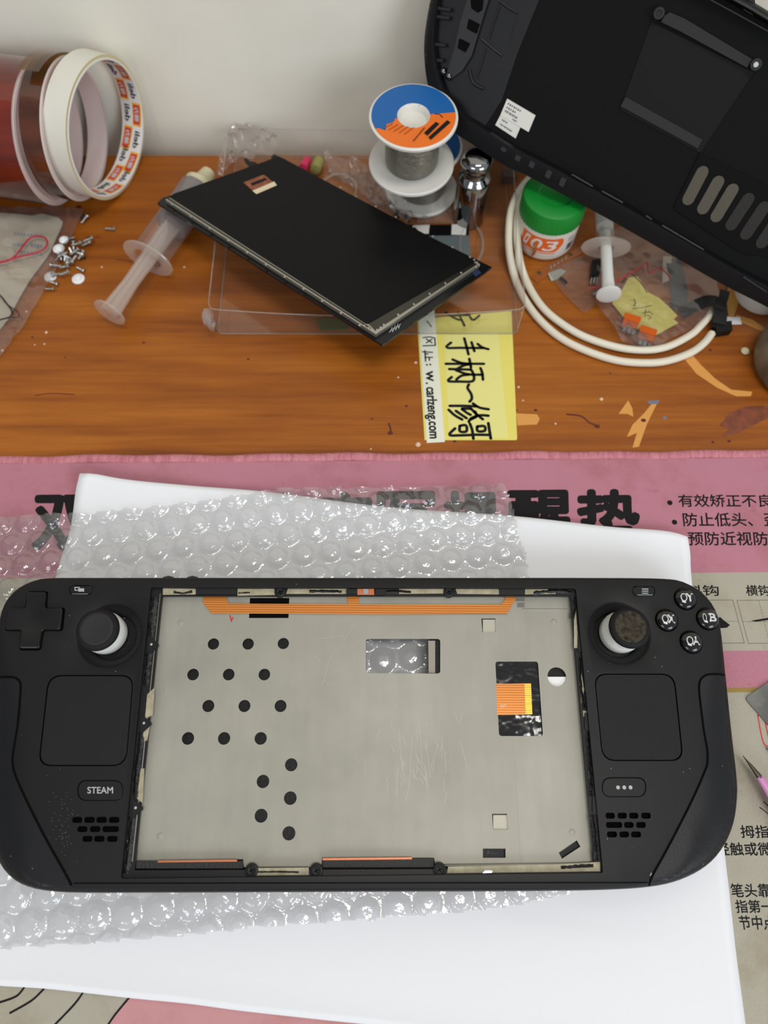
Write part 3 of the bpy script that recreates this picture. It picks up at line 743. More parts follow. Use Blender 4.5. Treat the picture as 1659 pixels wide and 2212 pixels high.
for a_, b_ in ((0, 10), (10, 20)):
    qs = slots[a_:b_]; xs = [p[0] for q in qs for p in q]; ys = [p[1] for q in qs for p in q]
    MB().plate([(min(xs)-1, min(ys)-1), (max(xs)+1, min(ys)-1), (max(xs)+1, max(ys)+1), (min(xs)-1, max(ys)+1)], [], -2.1, -2.4, dz_pt).build('slot_shade_plate', M['gap'], con)  # near-black plates added for the shade inside the speaker slots
# d-pad
dm = MB(); n = len(DPI); dcx = sum(p[0] for p in DPI)/n; dcy = sum(p[1] for p in DPI)/n
lay = [(0.0, -2.4), (0.0, 0.9), (0.25, 1.25), (0.6, 1.4)]
rg = []
for d, h in lay:
    rg.append([dz_pt(p[0], p[1], h) for p in (scale_poly(DPI, d) if d else DPI)])
for a, b in zip(rg, rg[1:]): dm.add(a+b, [(i, (i+1) % n, n+(i+1) % n, n+i) for i in range(n)])
top = scale_poly(DPI, .6)
pts = [Vector(p) for p in top]
for i in range(31):
    for j in range(31): pts.append(Vector((dcx+(i-15)*.7, dcy+(j-15)*.7)))
res = delaunay_2d_cdt(pts, [], [list(range(n))], 1, 1e-5)
def pin(c, poly):
    r = False; j = len(poly)-1
    for i in range(len(poly)):
        A, B = poly[i], poly[j]
        if (A[1] > c[1]) != (B[1] > c[1]) and c[0] < (B[0]-A[0])*(c[1]-A[1])/(B[1]-A[1])+A[0]: r = not r
        j = i
    return r
ff = [f for f in res[2] if pin(sum((res[0][i] for i in f), Vector((0, 0)))/len(f), top)]
dm.add([dz_pt(p.x, p.y, 1.4-0.75*math.exp(-((p.x-dcx)**2+(p.y-dcy)**2)/40)) for p in res[0]], ff)
dm.build('direction_pad', P('dpad_black', (14, 14, 15), 0.3, spec=0.5), con, smooth=50)
MB().plate(scale_poly(DPH, -.3), [], -2.0, -2.3, dz_pt).build('direction_pad_recess', M['gap'], con)
# sticks
def vs_ring(cx, cy, prof, n=48): 
    vs = [dz_pt(cx+r*math.cos(2*PI*j/n), cy+r*math.sin(2*PI*j/n), h) for r, h in prof for j in range(n)]
    return vs, [(i*n+j, i*n+(j+1) % n, (i+1)*n+(j+1) % n, (i+1)*n+j) for i in range(len(prof)-1) for j in range(n)]
for (cx, cy), tm_, lean in (((WL[0]-3.2, WL[1]+1.5), M['stick_top'], (.9, -.8)), ((WR[0]+1.5, WR[1]+.8), M['worn_top'], (.6, -.2))):
    base = MB().add(*vs_ring(cx, cy, [(0.01, 2.0), (6.0, 2.0), (7.3, 1.6), (8.3, .2), (8.55, -2.0), (8.5, -4.8)])); 
    st = base.build('thumbstick', M['white_ring'], con); st['label'] = 'white domed ring under the black stick cap'
    hx, hy = cx+lean[0], cy+lean[1]
    nk = MB().add(*vs_ring(hx, hy, [(4.6, 1.6), (4.2, 3.5), (4.6, 5.2)])); nk.build('stick_neck', M['gloss_black'], st)
    cp = MB().add(*vs_ring(hx, hy, [(4.0, 4.6), (6.9, 4.8), (8.1, 5.6), (8.45, 6.6), (8.2, 7.6), (7.4, 8.3), (6.75, 8.55), (6.6, 8.5), (6.45, 8.35)])); cp.build('stick_cap', M['rubber'], st)
    tp = MB().add(*vs_ring(hx, hy, [(6.5, 8.35), (6.2, 8.5), (5.2, 8.35), (3.0, 8.15), (0.01, 8.1)])); tp.build('stick_top', tm_, st)
# A B X Y
for b, x, y in BTN:
    cx, cy = bc[b]
    mb = MB().add(*vs_ring(cx, cy, [(RB, -1.8), (RB, .6), (RB-.25, 1.1), (RB-1.0, 1.75), (RB-2.2, 2.15), (RB-3.4, 2.3), (0.01, 2.33)]))
    ob = mb.build('face_button', M['gloss_black'], con); ob['label'] = 'glossy black round button with white letter '+b
    lt = MB(); hx = 2.37
    w_ = 1.75; ox = 1.15 if b != 'B' else 1.35; oy = 0.15
    def dome(px_, py_):
        r = math.hypot(px_-cx, py_-cy); 
        pr = [(0, 2.33), (1.15, 2.3), (2.35, 2.15), (3.55, 1.75), (4.3, 1.1), (4.55, .6)]
        for (ra, ha), (rb, hb) in zip(pr, pr[1:]):
            if r <= rb: return ha+(hb-ha)*(r-ra)/(rb-ra)+.04
        return .6
    text_fn(lt, b, lambda u, v: dz_pt(cx+ox+(u-.5)*2.9, cy+oy+(v-.5)*3.3, dome(cx+ox+(u-.5)*2.9, cy+oy+(v-.5)*3.3)), 0.05)
    rx = cx-1.35 if b != 'B' else cx-2.0; rw = 1.35 if b != 'B' else .75
    n = 28; vs = []
    for k in (1.0, .70):
        for j in range(n):
            a = 2*PI*j/n; qx, qy = rx+rw*k*math.cos(a), cy+.2+1.75*(k if k == 1 else .78)*math.sin(a); vs.append(dz_pt(qx, qy, dome(qx, qy)))
    lt.add(vs, [(j, (j+1) % n, n+(j+1) % n, n+j) for j in range(n)])
    lt.build('lettering', M['print_white'], ob)
rnd = random.Random(11); du = MB(); ext = [(1215, 1290), (1270, 1450), (1476, 1668), (1490, 1660), (1563, 1655), (1525, 1868), (228, 1565), (265, 1333), (20, 1850), (70, 1876), (250, 1450), (150, 1330), (1415, 1420), (1430, 1440), (640, 1262), (1320, 1660), (1312, 1812)]
for k in range(110):
    if k < len(ext): x, y = ext[k]; r = .22
    elif k < 75: x, y = rnd.gauss(132, 14), rnd.gauss(1775, 48); r = .10
    else: x, y = rnd.choice((rnd.uniform(20, 310), rnd.uniform(1260, 1560))), rnd.uniform(1290, 1890); r = .10
    p = D(x, y, 0); z = surf(p[0], p[1])
    if z < dz_pt(p[0], p[1], -4)[2]: continue
    du.lathe([(r, 0), (r*.6, r*.5), (.001, r*.6)], (p[0], p[1], z), (0, 0, 1), 5)
o = du.build('dust', P('dust_white', (150, 148, 142), .8), con); o['kind'] = 'stuff'
# screen recess: ledge, adhesive, metal tray
ZPL = -4.4
def Dp(l, dz): return [D(x, y, dz) for x, y in l]
led_in = Dp([(350, 1288), (1232, 1288), (1284, 1876), (291, 1880)], -1.6)
MB().plate(scale_poly(OPEN, -0.8), [led_in], -1.6, -2.2, dz_pt).build('screen_ledge', M['black'], con)
for q in ([(352, 1271), (423, 1272), (423, 1284), (352, 1285)], [(513, 1272), (592, 1272), (600, 1285), (513, 1287)], [(622, 1272), (750, 1272), (748, 1283), (618, 1283)], [(862, 1272), (960, 1272), (964, 1282), (862, 1283)], [(984, 1272), (1078, 1272), (1078, 1284), (988, 1283)],
          [(1134, 1273), (1200, 1273), (1200, 1283), (1134, 1284)], [(1244, 1320), (1250, 1400), (1240, 1400), (1240, 1340)], [(1252, 1430), (1262, 1490), (1256, 1520), (1250, 1440)], [(1259, 1535), (1267, 1536), (1268, 1548), (1260, 1548)],
          [(968, 1872), (1205, 1867), (1296, 1862), (1296, 1882), (966, 1886)], [(545, 1875), (667, 1874), (667, 1890), (545, 1891)],
          [(318, 1500), (334, 1485), (330, 1545), (313, 1553)], [(312, 1560), (324, 1568), (318, 1600), (308, 1600)], [(304, 1660), (312, 1660), (308, 1735), (296, 1725)], [(275, 1815), (284, 1815), (283, 1822), (274, 1822)]):
    MB().prism([dz_pt(*D(x, y, -1.5), -1.55) for x, y in q], (0, 0, .06)).build('residue_strip', M['tan'], con)['label'] = 'tan leftover of the screen tape'
def glue_run(pix, wpx, n):
    glue = MB()
    pts = smooth_open(pix, n); L, R = [], []
    for i, p in enumerate(pts):
        t = (pts[min(i+1, n-1)]-pts[max(i-1, 0)]).normalized(); nn = Vector((-t.y, t.x))
        a = wpx*(0.75+.5*noise.noise(Vector((p.x*.11, p.y*.11, 3)))); b = wpx*(0.75+.5*noise.noise(Vector((p.x*.13, p.y*.13, 9))))
        L.append(p+nn*a); R.append(p-nn*b)
    top = [dz_pt(*D(p.x, p.y, -1), -1.05+.25*noise.noise(Vector((p.x*.2, p.y*.2, 5)))) for p in pts]
    l3 = [dz_pt(*D(p.x, p.y, -1.5), -1.58) for p in L]; r3 = [dz_pt(*D(p.x, p.y, -1.5), -1.58) for p in R]
    vs = l3+top+r3
    glue.add(vs, [(i, i+1, n+i+1, n+i) for i in range(n-1)]+[(n+i, n+i+1, 2*n+i+1, 2*n+i) for i in range(n-1)])
    glue.build('adhesive', M['glue'], con)['label'] = 'ragged shiny black adhesive'
for pix, wp, n in (([(334, 1290), (329, 1340), (326, 1378)], 10, 20), ([(325, 1402), (318, 1440), (316, 1480)], 8, 24), ([(306, 1580), (302, 1620), (296, 1660), (293, 1700), (294, 1722)], 8, 40), ([(287, 1765), (283, 1800), (277, 1850), (272, 1888)], 10, 30),
                   ([(375, 1279), (395, 1281), (415, 1277)], 4, 16), ([(515, 1281), (540, 1280)], 2.5, 8), ([(668, 1277), (700, 1277), (738, 1278)], 5, 20), ([(835, 1279), (860, 1277), (888, 1279)], 4, 20), ([(1153, 1281), (1190, 1277), (1215, 1277), (1236, 1281)], 6, 30),
                   ([(1238, 1290), (1240, 1310), (1236, 1335)], 6, 16), ([(1252, 1420), (1255, 1480), (1262, 1530)], 4, 24), ([(1268, 1580), (1272, 1650), (1276, 1720)], 7, 40), ([(1279, 1760), (1284, 1810), (1288, 1860)], 7, 30), ([(1212, 1874), (1250, 1871), (1282, 1870)], 6, 24),
                   ([(550, 1884), (600, 1883), (645, 1884)], 3, 20)):
    glue_run(pix, wp, n)
# metal tray with its holes
PLO = Dp([(353, 1286), (1230, 1286), (1281, 1864), (1110, 1866), (940, 1868), (938, 1853), (696, 1853), (694, 1873), (527, 1873), (525, 1856), (294, 1860)], ZPL)
HR = [(461, 1391), (536, 1391), (612, 1390), (417, 1457), (494, 1457), (571, 1457), (450, 1525), (528, 1525), (606, 1525), (406, 1595), (484, 1595), (563, 1595), (629, 1652), (568, 1688), (627, 1724), (564, 1762), (624, 1800)]
ph = [ell(*D(x, y, ZPL), 2.32+.12*(y-1390)/400, n=28) for x, y in HR]
WIN = rounded(Dp([(790, 1380), (951, 1380), (951, 1455), (790, 1454)], ZPL), 1.3, 5)
FLX = rounded(Dp([(1070, 1429), (1162, 1429), (1173, 1590), (1078, 1590)], ZPL), 1.2, 5)
RND = ell(*D(1203, 1462, ZPL), 3.85, n=36)
MG1 = Dp([(1040, 1336), (1070, 1336), (1071, 1366), (1042, 1366)], ZPL); MG2 = Dp([(1063, 1758), (1095, 1758), (1097, 1792), (1065, 1792)], ZPL)
SLT = Dp([(1043, 1833), (1092, 1833), (1092, 1853), (1043, 1853)], ZPL)
DGS = Dp([(1207, 1842), (1246, 1815), (1254, 1829), (1214, 1855)], ZPL)
TAP = Dp([(540, 1292), (625, 1292), (623, 1335), (538, 1335)], ZPL)
tray = MB().plate(PLO, ph+[WIN, FLX, RND, MG1, MG2, SLT, DGS], ZPL, ZPL-.5, dz_pt)
tr_o = tray.build('metal_tray', M['plate'], con)
# upturned flanges, crease and step of the tray
fg = MB()
def flange(a, b, h0, h1, out):
    A0, B0 = dz_pt(*D(*a, h0), h0), dz_pt(*D(*b, h0), h0)
    A1, B1 = dz_pt(D(*a, h0)[0]+out[0], D(*a, h0)[1]+out[1], h1), dz_pt(D(*b, h0)[0]+out[0], D(*b, h0)[1]+out[1], h1)
    fg.add([A0, B0, B1, A1], [(0, 1, 2, 3)])
flange((1230, 1286), (1281, 1864), ZPL, -1.65, (.9, 0)); flange((353, 1286), (294, 1860), ZPL, -1.5, (-.35, 0)); flange((353, 1286), (1230, 1286), ZPL, -1.65, (0, .5)); flange((940, 1868), (1281, 1864), ZPL, -1.65, (0, -.3))
fo = fg.build('tray_flange', M['plate'], tr_o)
so = fo.modifiers.new('thickness', 'SOLIDIFY'); so.thickness = 0.0003
cr = MB().tube([dz_pt(*D(x, y, ZPL), ZPL-.05) for x, y in ((1084, 1330), (1088, 1380), (1092, 1426))], 1.2, 10, flat=.07)
cr.tube([dz_pt(*D(x, y, ZPL), ZPL-.05) for x, y in ((1103, 1594), (1113, 1760), (1119, 1862))], 1.2, 10, flat=.07)
cr.tube([dz_pt(*D(x, y, ZPL), ZPL) for x, y in ((1128, 1317), (1227, 1317))], .5, 8, flat=.4)
cr.build('tray_crease', M['plate'], tr_o)
bm_ = MB()
for x, y in ((390, 1345), (346, 1806), (1197, 1343), (1236, 1798)):
    c = D(x, y, ZPL); bm_.add(*vs_ring(c[0], c[1], [(1.25, ZPL-.02), (1.1, ZPL+.1), (.9, ZPL+.14), (.01, ZPL+.15)], 20))
bm_.build('tray_boss', M['plate'], tr_o)
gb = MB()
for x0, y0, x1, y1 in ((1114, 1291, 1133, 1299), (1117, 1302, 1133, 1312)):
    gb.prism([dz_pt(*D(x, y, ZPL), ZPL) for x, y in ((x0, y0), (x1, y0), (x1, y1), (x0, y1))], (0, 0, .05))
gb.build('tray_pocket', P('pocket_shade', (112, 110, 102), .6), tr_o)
sc_ = MB(); ln = []
for a in ([(718, 1408), (708, 1440), (694, 1484)], [(680, 1414), (692, 1430)], [(766, 1348), (742, 1384)], [(845, 1606), (852, 1627)], [(862, 1575), (866, 1640)], [(890, 1590), (884, 1700)], [(905, 1560), (912, 1650)], [(960, 1620), (964, 1670)], [(920, 1600), (930, 1680)],
          [(870, 1640), (873, 1690)], [(945, 1610), (930, 1660)], [(995, 1600), (1010, 1662)], [(790, 1640), (788, 1680)], [(965, 1710), (960, 1740)], [(860, 1660), (856, 1720)], [(690, 1380), (740, 1372)], [(700, 1470), (716, 1480)], [(362, 1480), (358, 1500)]): ln.append(a)
rnd = random.Random(3)
for _ in range(40):
    x, y = rnd.gauss(905, 45), rnd.gauss(1625, 45); l_ = rnd.uniform(4, 34); a = rnd.gauss(1.5, .25); ln.append([(x, y), (x+l_*math.cos(a), y+l_*math.sin(a))])
strokes(sc_, ln, lambda x, y: dz_pt(*D(x, y, ZPL), ZPL+.012), .10)
o = sc_.build('scratches', M['plate_scratch'], tr_o); o['kind'] = 'stuff'
mk2 = MB(); strokes(mk2, [[(497, 1330), (500, 1342)], [(503, 1334), (500, 1341)]], lambda x, y: dz_pt(*D(x, y, ZPL), ZPL+.015), .6); mk2.build('red_mark', M['red_mark'], tr_o)
# black chassis under the tray
CH = scale_poly(inner, 1.0)
ZC = -6.0
win2 = rounded(Dp([(760, 1362), (926, 1362), (926, 1500), (760, 1500)], ZC), 1.0, 4)
rnd2 = Dp([(1170, 1462), (1240, 1462), (1240, 1500), (1170, 1500)], ZC)
slt2 = Dp([(1052, 1840), (1078, 1840), (1078, 1846), (1052, 1846)], ZC)
MB().plate(CH, [win2, rnd2, slt2], ZC, ZC-.6, dz_pt).build('chassis', P('chassis_black', (13, 13, 14), .45, spec=.3, bump=(900, .1)), con)
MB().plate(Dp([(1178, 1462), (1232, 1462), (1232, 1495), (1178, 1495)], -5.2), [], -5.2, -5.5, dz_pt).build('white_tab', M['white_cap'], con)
st = MB()
st.prism([dz_pt(*D(x, y, -5.0), -5.3) for x, y in ((925, 1384), (940, 1384), (940, 1454), (926, 1454))], (0, 0, .3)); st.build('tan_strip', P('grey_tan_plastic', (150, 142, 130), .5), con)
for i, ((mx, my), r) in enumerate((((1057, 1352), 14), ((1081, 1776), 15.5))):
    MB().prism([dz_pt(*D(mx+a*r, my+b*r, ZPL-.3), ZPL-1.2) for a, b in ((-1, -1), (1, -1), (1, 1), (-1, 1))], (0, 0, .8)).build('magnet', M['magnet'], con)
MB().plate(Dp([(1062, 1420), (1176, 1420), (1186, 1600), (1070, 1600)], -5.4), [], -5.3, -5.5, dz_pt).build('black_tape', M['foil'], con)['label'] = 'wrinkled shiny black tape in the cut-out'
fx = MB(); pts = [(1072, 1477), (1100, 1477), (1147, 1476), (1150, 1543), (1100, 1544), (1074, 1544)]
fx.prism([dz_pt(*D(x, y, ZPL), ZPL-.1) for x, y in pts], (0, 0, .12)); fxo = fx.build('flex_connector', M['ribbon'], con)
gp = MB()
for k in range(16):
    y = 1478+k*4.1; gp.prism([dz_pt(*D(x, y_, ZPL), ZPL+.03) for x, y_ in ((1133+k*.16, y), (1147+k*.18, y), (1147+k*.18, y+2.7), (1133+k*.16, y+2.7))], (0, 0, .05))
gp.build('gold_pins', M['gold'], fxo)
text_on(MB(), 'T57', [dz_pt(*D(x, y, ZPL), ZPL+.04) for x, y in ((1080, 1524), (1093, 1521), (1093, 1527), (1080, 1530))], .01).build('lettering', M['print_white'], fxo)
# flex ribbon along the top edge with its sockets
MB().plate(TAP, [], ZPL+.06, ZPL, dz_pt).build('black_sticker', M['gap'], con)
rb = MB().prism([dz_pt(*D(x, y, ZPL+.5), ZPL+.45) for x, y in [(440, 1283), (490, 1283), (489, 1294), (494, 1304), (751, 1305), (751, 1284), (775, 1284), (775, 1306), (1082, 1306), (1091, 1296), (1091, 1283), (1111, 1283), (1113, 1296), (1095, 1326), (830, 1327), (456, 1325), (439, 1302)]], (0, 0, .15))
rb.build('flex_ribbon', M['ribbon'], con)
cn = MB()
for x0, x1, y0, y1 in ((423, 511, 1270, 1284), (1079, 1132, 1272, 1285), (812, 832, 1272, 1285), (748, 772, 1273, 1283)):
    cn.prism([dz_pt(*D(x, y, -1), -1.6) for x, y in ((x0, y0), (x1, y0), (x1, y1), (x0, y1))], (0, 0, .7))
cn.build('socket', M['blk_conn'], con)
mc = MB().prism([dz_pt(*D(x, y, -1), -1.5) for x, y in ((772, 1272), (808, 1272), (808, 1285), (772, 1285))], (0, 0, .5)); mco = mc.build('microphone_board', M['copper'], con)
MB().prism([dz_pt(*D(x, y, -1), -1.0) for x, y in ((785, 1273), (795, 1273), (795, 1284), (785, 1284))], (0, 0, .5)).build('chip', M['steel'], mco)
# screw lugs and side tabs
for x, y in ((605, 1278), (970, 1278), (543, 1881), (683, 1881), (950, 1879)):
    c = D(x, y, -1); lg = MB().add(*vs_ring(c[0], c[1], [(2.5, -1.7), (2.3, -1.0), (1.6, -.85), (1.5, -1.2), (1.2, -1.3), (.01, -1.2)], 24)); lo_ = lg.build('screw_lug', M['black'], con)
    cs = MB()
    for a in (0.4, 0.4+PI/2): cs.box((-1.0, -.16, 0), (1.0, .16, .1), lambda v, a=a, c=c: dz_pt(c[0]+v[0]*math.cos(a)-v[1]*math.sin(a), c[1]+v[0]*math.sin(a)+v[1]*math.cos(a), -1.18+v[2]))
    cs.build('cross_slot', M['gap'], lo_)
for x, y, s in ((326, 1392, 1), (310, 1562, 1), (292, 1745, 1), (1257, 1392, -1), (1272, 1560, -1), (1289, 1741, -1)):
    q = [(x-s*6, y-20), (x+s*16, y-2), (x+s*16, y+4), (x-s*6, y+24)] if s > 0 else [(x+6, y-22), (x-9, y-20), (x-9, y+14), (x-2, y+18), (x+6, y+24)]
    tb = MB().prism([dz_pt(*D(a, b, -1), -1.7) for a, b in q], (0, 0, .75)); to_ = tb.build('side_tab', M['black'], con)
    c = D(x+1, y, -1); MB().add(*vs_ring(c[0], c[1], [(.5, -.93), (.01, -.9)], 12)).build('pin_hole', M['print_grey'], to_)
# bottom foam pads with copper edge
for x0, x1, y0, y1, c0, c1 in ((294, 524, 1860, 1876, 341, 512), (697, 937, 1855, 1873, 697, 890)):
    fp = MB().prism([dz_pt(*D(x, y, -2), -3.4) for x, y in ((x0, y0), (x1, y0), (x1, y1), (x0, y1))], (0, 0, 1.4)).build('foam_pad', M['foam'], con)
    MB().prism([dz_pt(*D(x, y, -2), -3.2) for x, y in ((c0, y0-1), (c1, y0-3), (c1, y0+1), (c0, y0+3))], (0, 0, 1.3)).build('copper_edge', M['copper'], fp)
for q in ([(1043, 1886), (1063, 1885), (1063, 1881), (1048, 1881)],): MB().prism([dz_pt(*D(x, y, -1), -1.4) for x, y in q], (0, 0, .3)).build('latch', M['steel'], con)
# raised line along the lower front edge, small shoulder bumps at the top edge
for x in (363, 415): MB().lathe([(.01, 2.2), (2.2, 1.6), (3.0, 0)], dz_pt(*D(x, 1254, -5), -5.5), (0, 1, .3), 16).build('volume_button', M['black'], con)

# ------------------------------------------------------------------ bubble wrap
def bubble_wrap():
    dx = 0.85
    Tz = lambda l: [T(x, y, 5) for x, y in l]
    top = [(-150, 1120), (0, 1112), (100, 1106), (170, 1108), (300, 1096), (420, 1084), (600, 1056), (760, 1053), (900, 1048), (1000, 1044), (1088, 1040)]
    right = [(1092, 1042), (1098, 1060), (1112, 1100), (1122, 1150), (1140, 1200), (1146, 1250), (1170, 1500), (1215, 1800), (1245, 1925), (1238, 1934)]
    bot = [(1160, 1952), (1060, 1968), (940, 1978), (830, 1986), (700, 1996), (560, 2006), (400, 2024), (200, 2042), (0, 2054), (-150, 2064)]
    poly = [(p.x, p.y) for p in Tz(top+right+bot)]
    # a little ragged edge
    x0, x1 = min(p[0] for p in poly), max(p[0] for p in poly); y0, y1 = min(p[1] for p in poly), max(p[1] for p in poly)
    nx, ny = int((x1-x0)/dx)+2, int((y1-y0)/dx)+2
    S = 12.0; ang = 0.12; ca, sa = math.cos(ang), math.sin(ang)
    ol = [(p.x, p.y) for p in outl]
    idx = {}; vs = []; fs = []
    dev = lambda x, y: pin((x, y), ol)
    def hgt(x, y):
        u, v = (x*ca+y*sa)/S, (-x*sa+y*ca)/(S*.866)
        best = 9
        for jv in (math.floor(v), math.floor(v)+1):
            off = .5 if jv % 2 else 0
            for ju in (math.floor(u-off), math.floor(u-off)+1):
                du, dv = (u-ju-off)*S, (v-jv)*S*.866
                d = math.hypot(du, dv)
                if d < best: best = d; cell = (ju, jv)
        r = best/5.1; k = noise.noise(Vector((cell[0]*1.7, cell[1]*2.3, 4)))
        dm_ = (1-r**4)*(2.3+.7*k) if r < 1 else 0
        if r < 1:
            # dented, wrinkled tops
            dm_ -= (.22+.5*max(0, k))*max(0, noise.noise(Vector((x*.42, y*.42, 1+k))))*(1-r)
            dm_ += .22*noise.noise(Vector((x*.8, y*.8, 7)))*(1-r*.5)
        z = 2.75+dm_+.30*noise.noise(Vector((x*.05, y*.05, 2)))+.12*noise.noise(Vector((x*.5, y*.5, 3)))
        return max(2.6, z)
    for j in range(ny):
        for i in range(nx):
            x, y = x0+i*dx, y0+j*dx
            e = .8*noise.noise(Vector((x*.25, y*.25, 0)))
            if pin((x+e, y+e), poly):
                z = hgt(x, y)+(paper_lift(x, y))
                if dev(x, y): z = min(z, dz_pt(x, y, -13.2)[2]-.25)
                idx[(i, j)] = len(vs); vs.append((x, y, z))
    for (i, j), a in idx.items():
        if (i+1, j) in idx and (i, j+1) in idx and (i+1, j+1) in idx: fs.append((a, idx[(i+1, j)], idx[(i+1, j+1)], idx[(i, j+1)]))
    o = MB().add(vs, fs).build('bubble_wrap', M['bubble'], smooth=180)
    tag(o, 'clear bubble wrap sheet between the white paper and the handheld console', 'bubble wrap')
PZ = [(x, y, paper_z(u, v)-zp-.12) for x, y, u, v in pv if v > .84]
def paper_lift(x, y):
    if y < 75: return 0
    b = min(PZ, key=lambda p: (p[0]-x)**2+(p[1]-y)**2)
    d = math.hypot(b[0]-x, b[1]-y)
    return b[2]*max(0, 1-max(0, d-4)/14)+(.1 if d < 6 else 0)
bubble_wrap()

# ------------------------------------------------------------------ helpers for loose things
def film_sheet(name, px, z0, amp, mat, label, cat, step=2.2, freq=.09, seed=0, lift=None, parent=None):
    poly = [(T(x, y, z0).x, T(x, y, z0).y) for x, y in px]
    poly = [(p.x, p.y) for p in resample(poly, max(40, len(poly)*8), True)]
    x0, x1 = min(p[0] for p in poly), max(p[0] for p in poly); y0, y1 = min(p[1] for p in poly), max(p[1] for p in poly)
    pts = [Vector(p) for p in poly]
    for i in range(int((x1-x0)/step)+1):
        for j in range(int((y1-y0)/step)+1):
            pts.append(Vector((x0+(i+.5)*step, y0+(j+.5)*step)))
    r = delaunay_2d_cdt(pts, [], [list(range(len(poly)))], 1, 1e-5); vv = r[0]
    ff = [f for f in r[2] if pin(sum((vv[i] for i in f), Vector((0, 0)))/len(f), poly)]
    def zz(x, y):
        n = noise.noise(Vector((x*freq, y*freq, seed)))+.5*noise.noise(Vector((x*freq*2.7, y*freq*2.7, seed+5)))
        n = abs(n)*1.4 if amp > 2 else n*.5+.5
        return z0+amp*max(0, n)+(lift(x, y) if lift else 0)
    o = MB().add([(p.x, p.y, zz(p.x, p.y)) for p in vv], ff).build(name, mat, parent, smooth=180)
    if label: tag(o, label, cat)
    return o
def unit(a): return Vector(a).normalized()

# ------------------------------------------------------------------ tape rolls standing on edge at the wall
def roll(name, label, cx, cy, R, psi, width, rin, side, outer, inner, core=None):
    ax = Vector((math.cos(psi), math.sin(psi), 0)); t = thing(name, label, 'tape', (cx-ax.x*width/2, cy-ax.y*width/2, 0))
    c = Vector((cx, cy, R+.15))
    MB().lathe([(R, 0), (R, -width)], c, ax, 96).build('tape', outer, t)
    rc = core if core else R-.9
    MB().lathe([(R, 0), (rc, 0.05)], c, ax, 96).build('tape_side', side, t)
    MB().lathe([(R, -width), (rc, -width), (rin, -width), (rin, -width+.01)], c, ax, 96).build('tape_back', side, t)
    co_ = MB().lathe([(rc, 0.05), (rc-.1, .35), (rin+.1, .35), (rin, .1), (rin, -width)], c, ax, 96).build('core', inner, t)
    return t, c, ax, co_
tw, cW, aW, coreW = roll('tape_roll', 'white paper tape roll with a printed liner, standing in front of the amber rolls', -145.8, 325, 34.6, -.35, 12.5, 32.2, M['tape_side'], M['tape_white'], M['core_liner'], 33.2)
roll('tape_roll', 'narrow amber polyimide tape roll with a loose end, behind the white roll', -162.6, 325, 34.3, -.18, 10.5, 31.4, M['white_plastic'], M['amber_n'], M['core'], 33.4)
tn = bpy.data.objects['tape_roll.001']
roll('tape_roll', 'wide red-amber polyimide tape roll cut by the photo edge at the wall', -175.9, 322.1, 34.4, -.16, 52, 31.2, M['core'], M['amber_w'], M['core'], 33.2)
# printed liner inside the white roll
uW = unit(Vector((0, 0, 1)) - aW*aW.z); wW = aW.cross(uW)
def lin_pt(a, h, r=32.12): return cW + aW*h + uW*(r*math.cos(a)) + wW*(r*math.sin(a))
def patch(mb, a0, a1, h0, h1, r, sk=0.0, n=6):
    vs = [lin_pt(a0+(a1-a0)*i/n, h0+sk*i/n+(h1-h0)*j, r) for j in (0, 1) for i in range(n+1)]
    return mb.add(vs, [(i, i+1, n+2+i, n+1+i) for i in range(n)])
for k in range(8):
    a = -3.0+k*.80
    for rr, off in ((0, 0.0), (1, .40)):
        a0 = a+off; h0 = -.6-5.9*rr-5.4
        lb = patch(MB(), a0, a0+.38, h0, h0+5.2, 32.1, .9).build('liner_label', M['label_yellow'], coreW)
        lr = patch(MB(), a0+.03, a0+.35, h0+.5, h0+4.6, 32.05, .75).build('liner_label', M['label_red'], coreW)
        tx = MB(); text_fn(tx, '\u5f97\u529b', lambda u, v: lin_pt(a0+.08+.22*u, h0+1.4+2.6*v+.5*u, 31.98), .03); tx.build('lettering', M['print_white'], coreW)
        tx = MB(); text_fn(tx, 'deli', lambda u, v: lin_pt(a0+.45+.27*u, h0+1.2+3.2*v+.5*u, 32.05), .02); tx.build('lettering', M['ink'], coreW)
# loose end of the narrow amber tape, lifted off the top towards the right
ax2 = Vector((math.cos(-.18), math.sin(-.18), 0)); fl_ = []
c2 = Vector((-162.6, 325, 34.5)); up2 = Vector((0, 0, 1)); w2 = ax2.cross(up2)
prof = []
for i in range(15):
    t_ = i/14; a = .95-1.15*t_; r = 34.5+.2+5.2*t_*t_
    prof.append(up2*(r*math.cos(a))+w2*(r*math.sin(a)*-1))
for h in (-10.2+.0, 0.6):
    for q in prof: fl_.append(c2+q+ax2*h+ax2*0)
MB().add(fl_, [(i, i+1, 16+i, 15+i) for i in range(14)]).build('loose_end', M['flap'], tn, smooth=180)

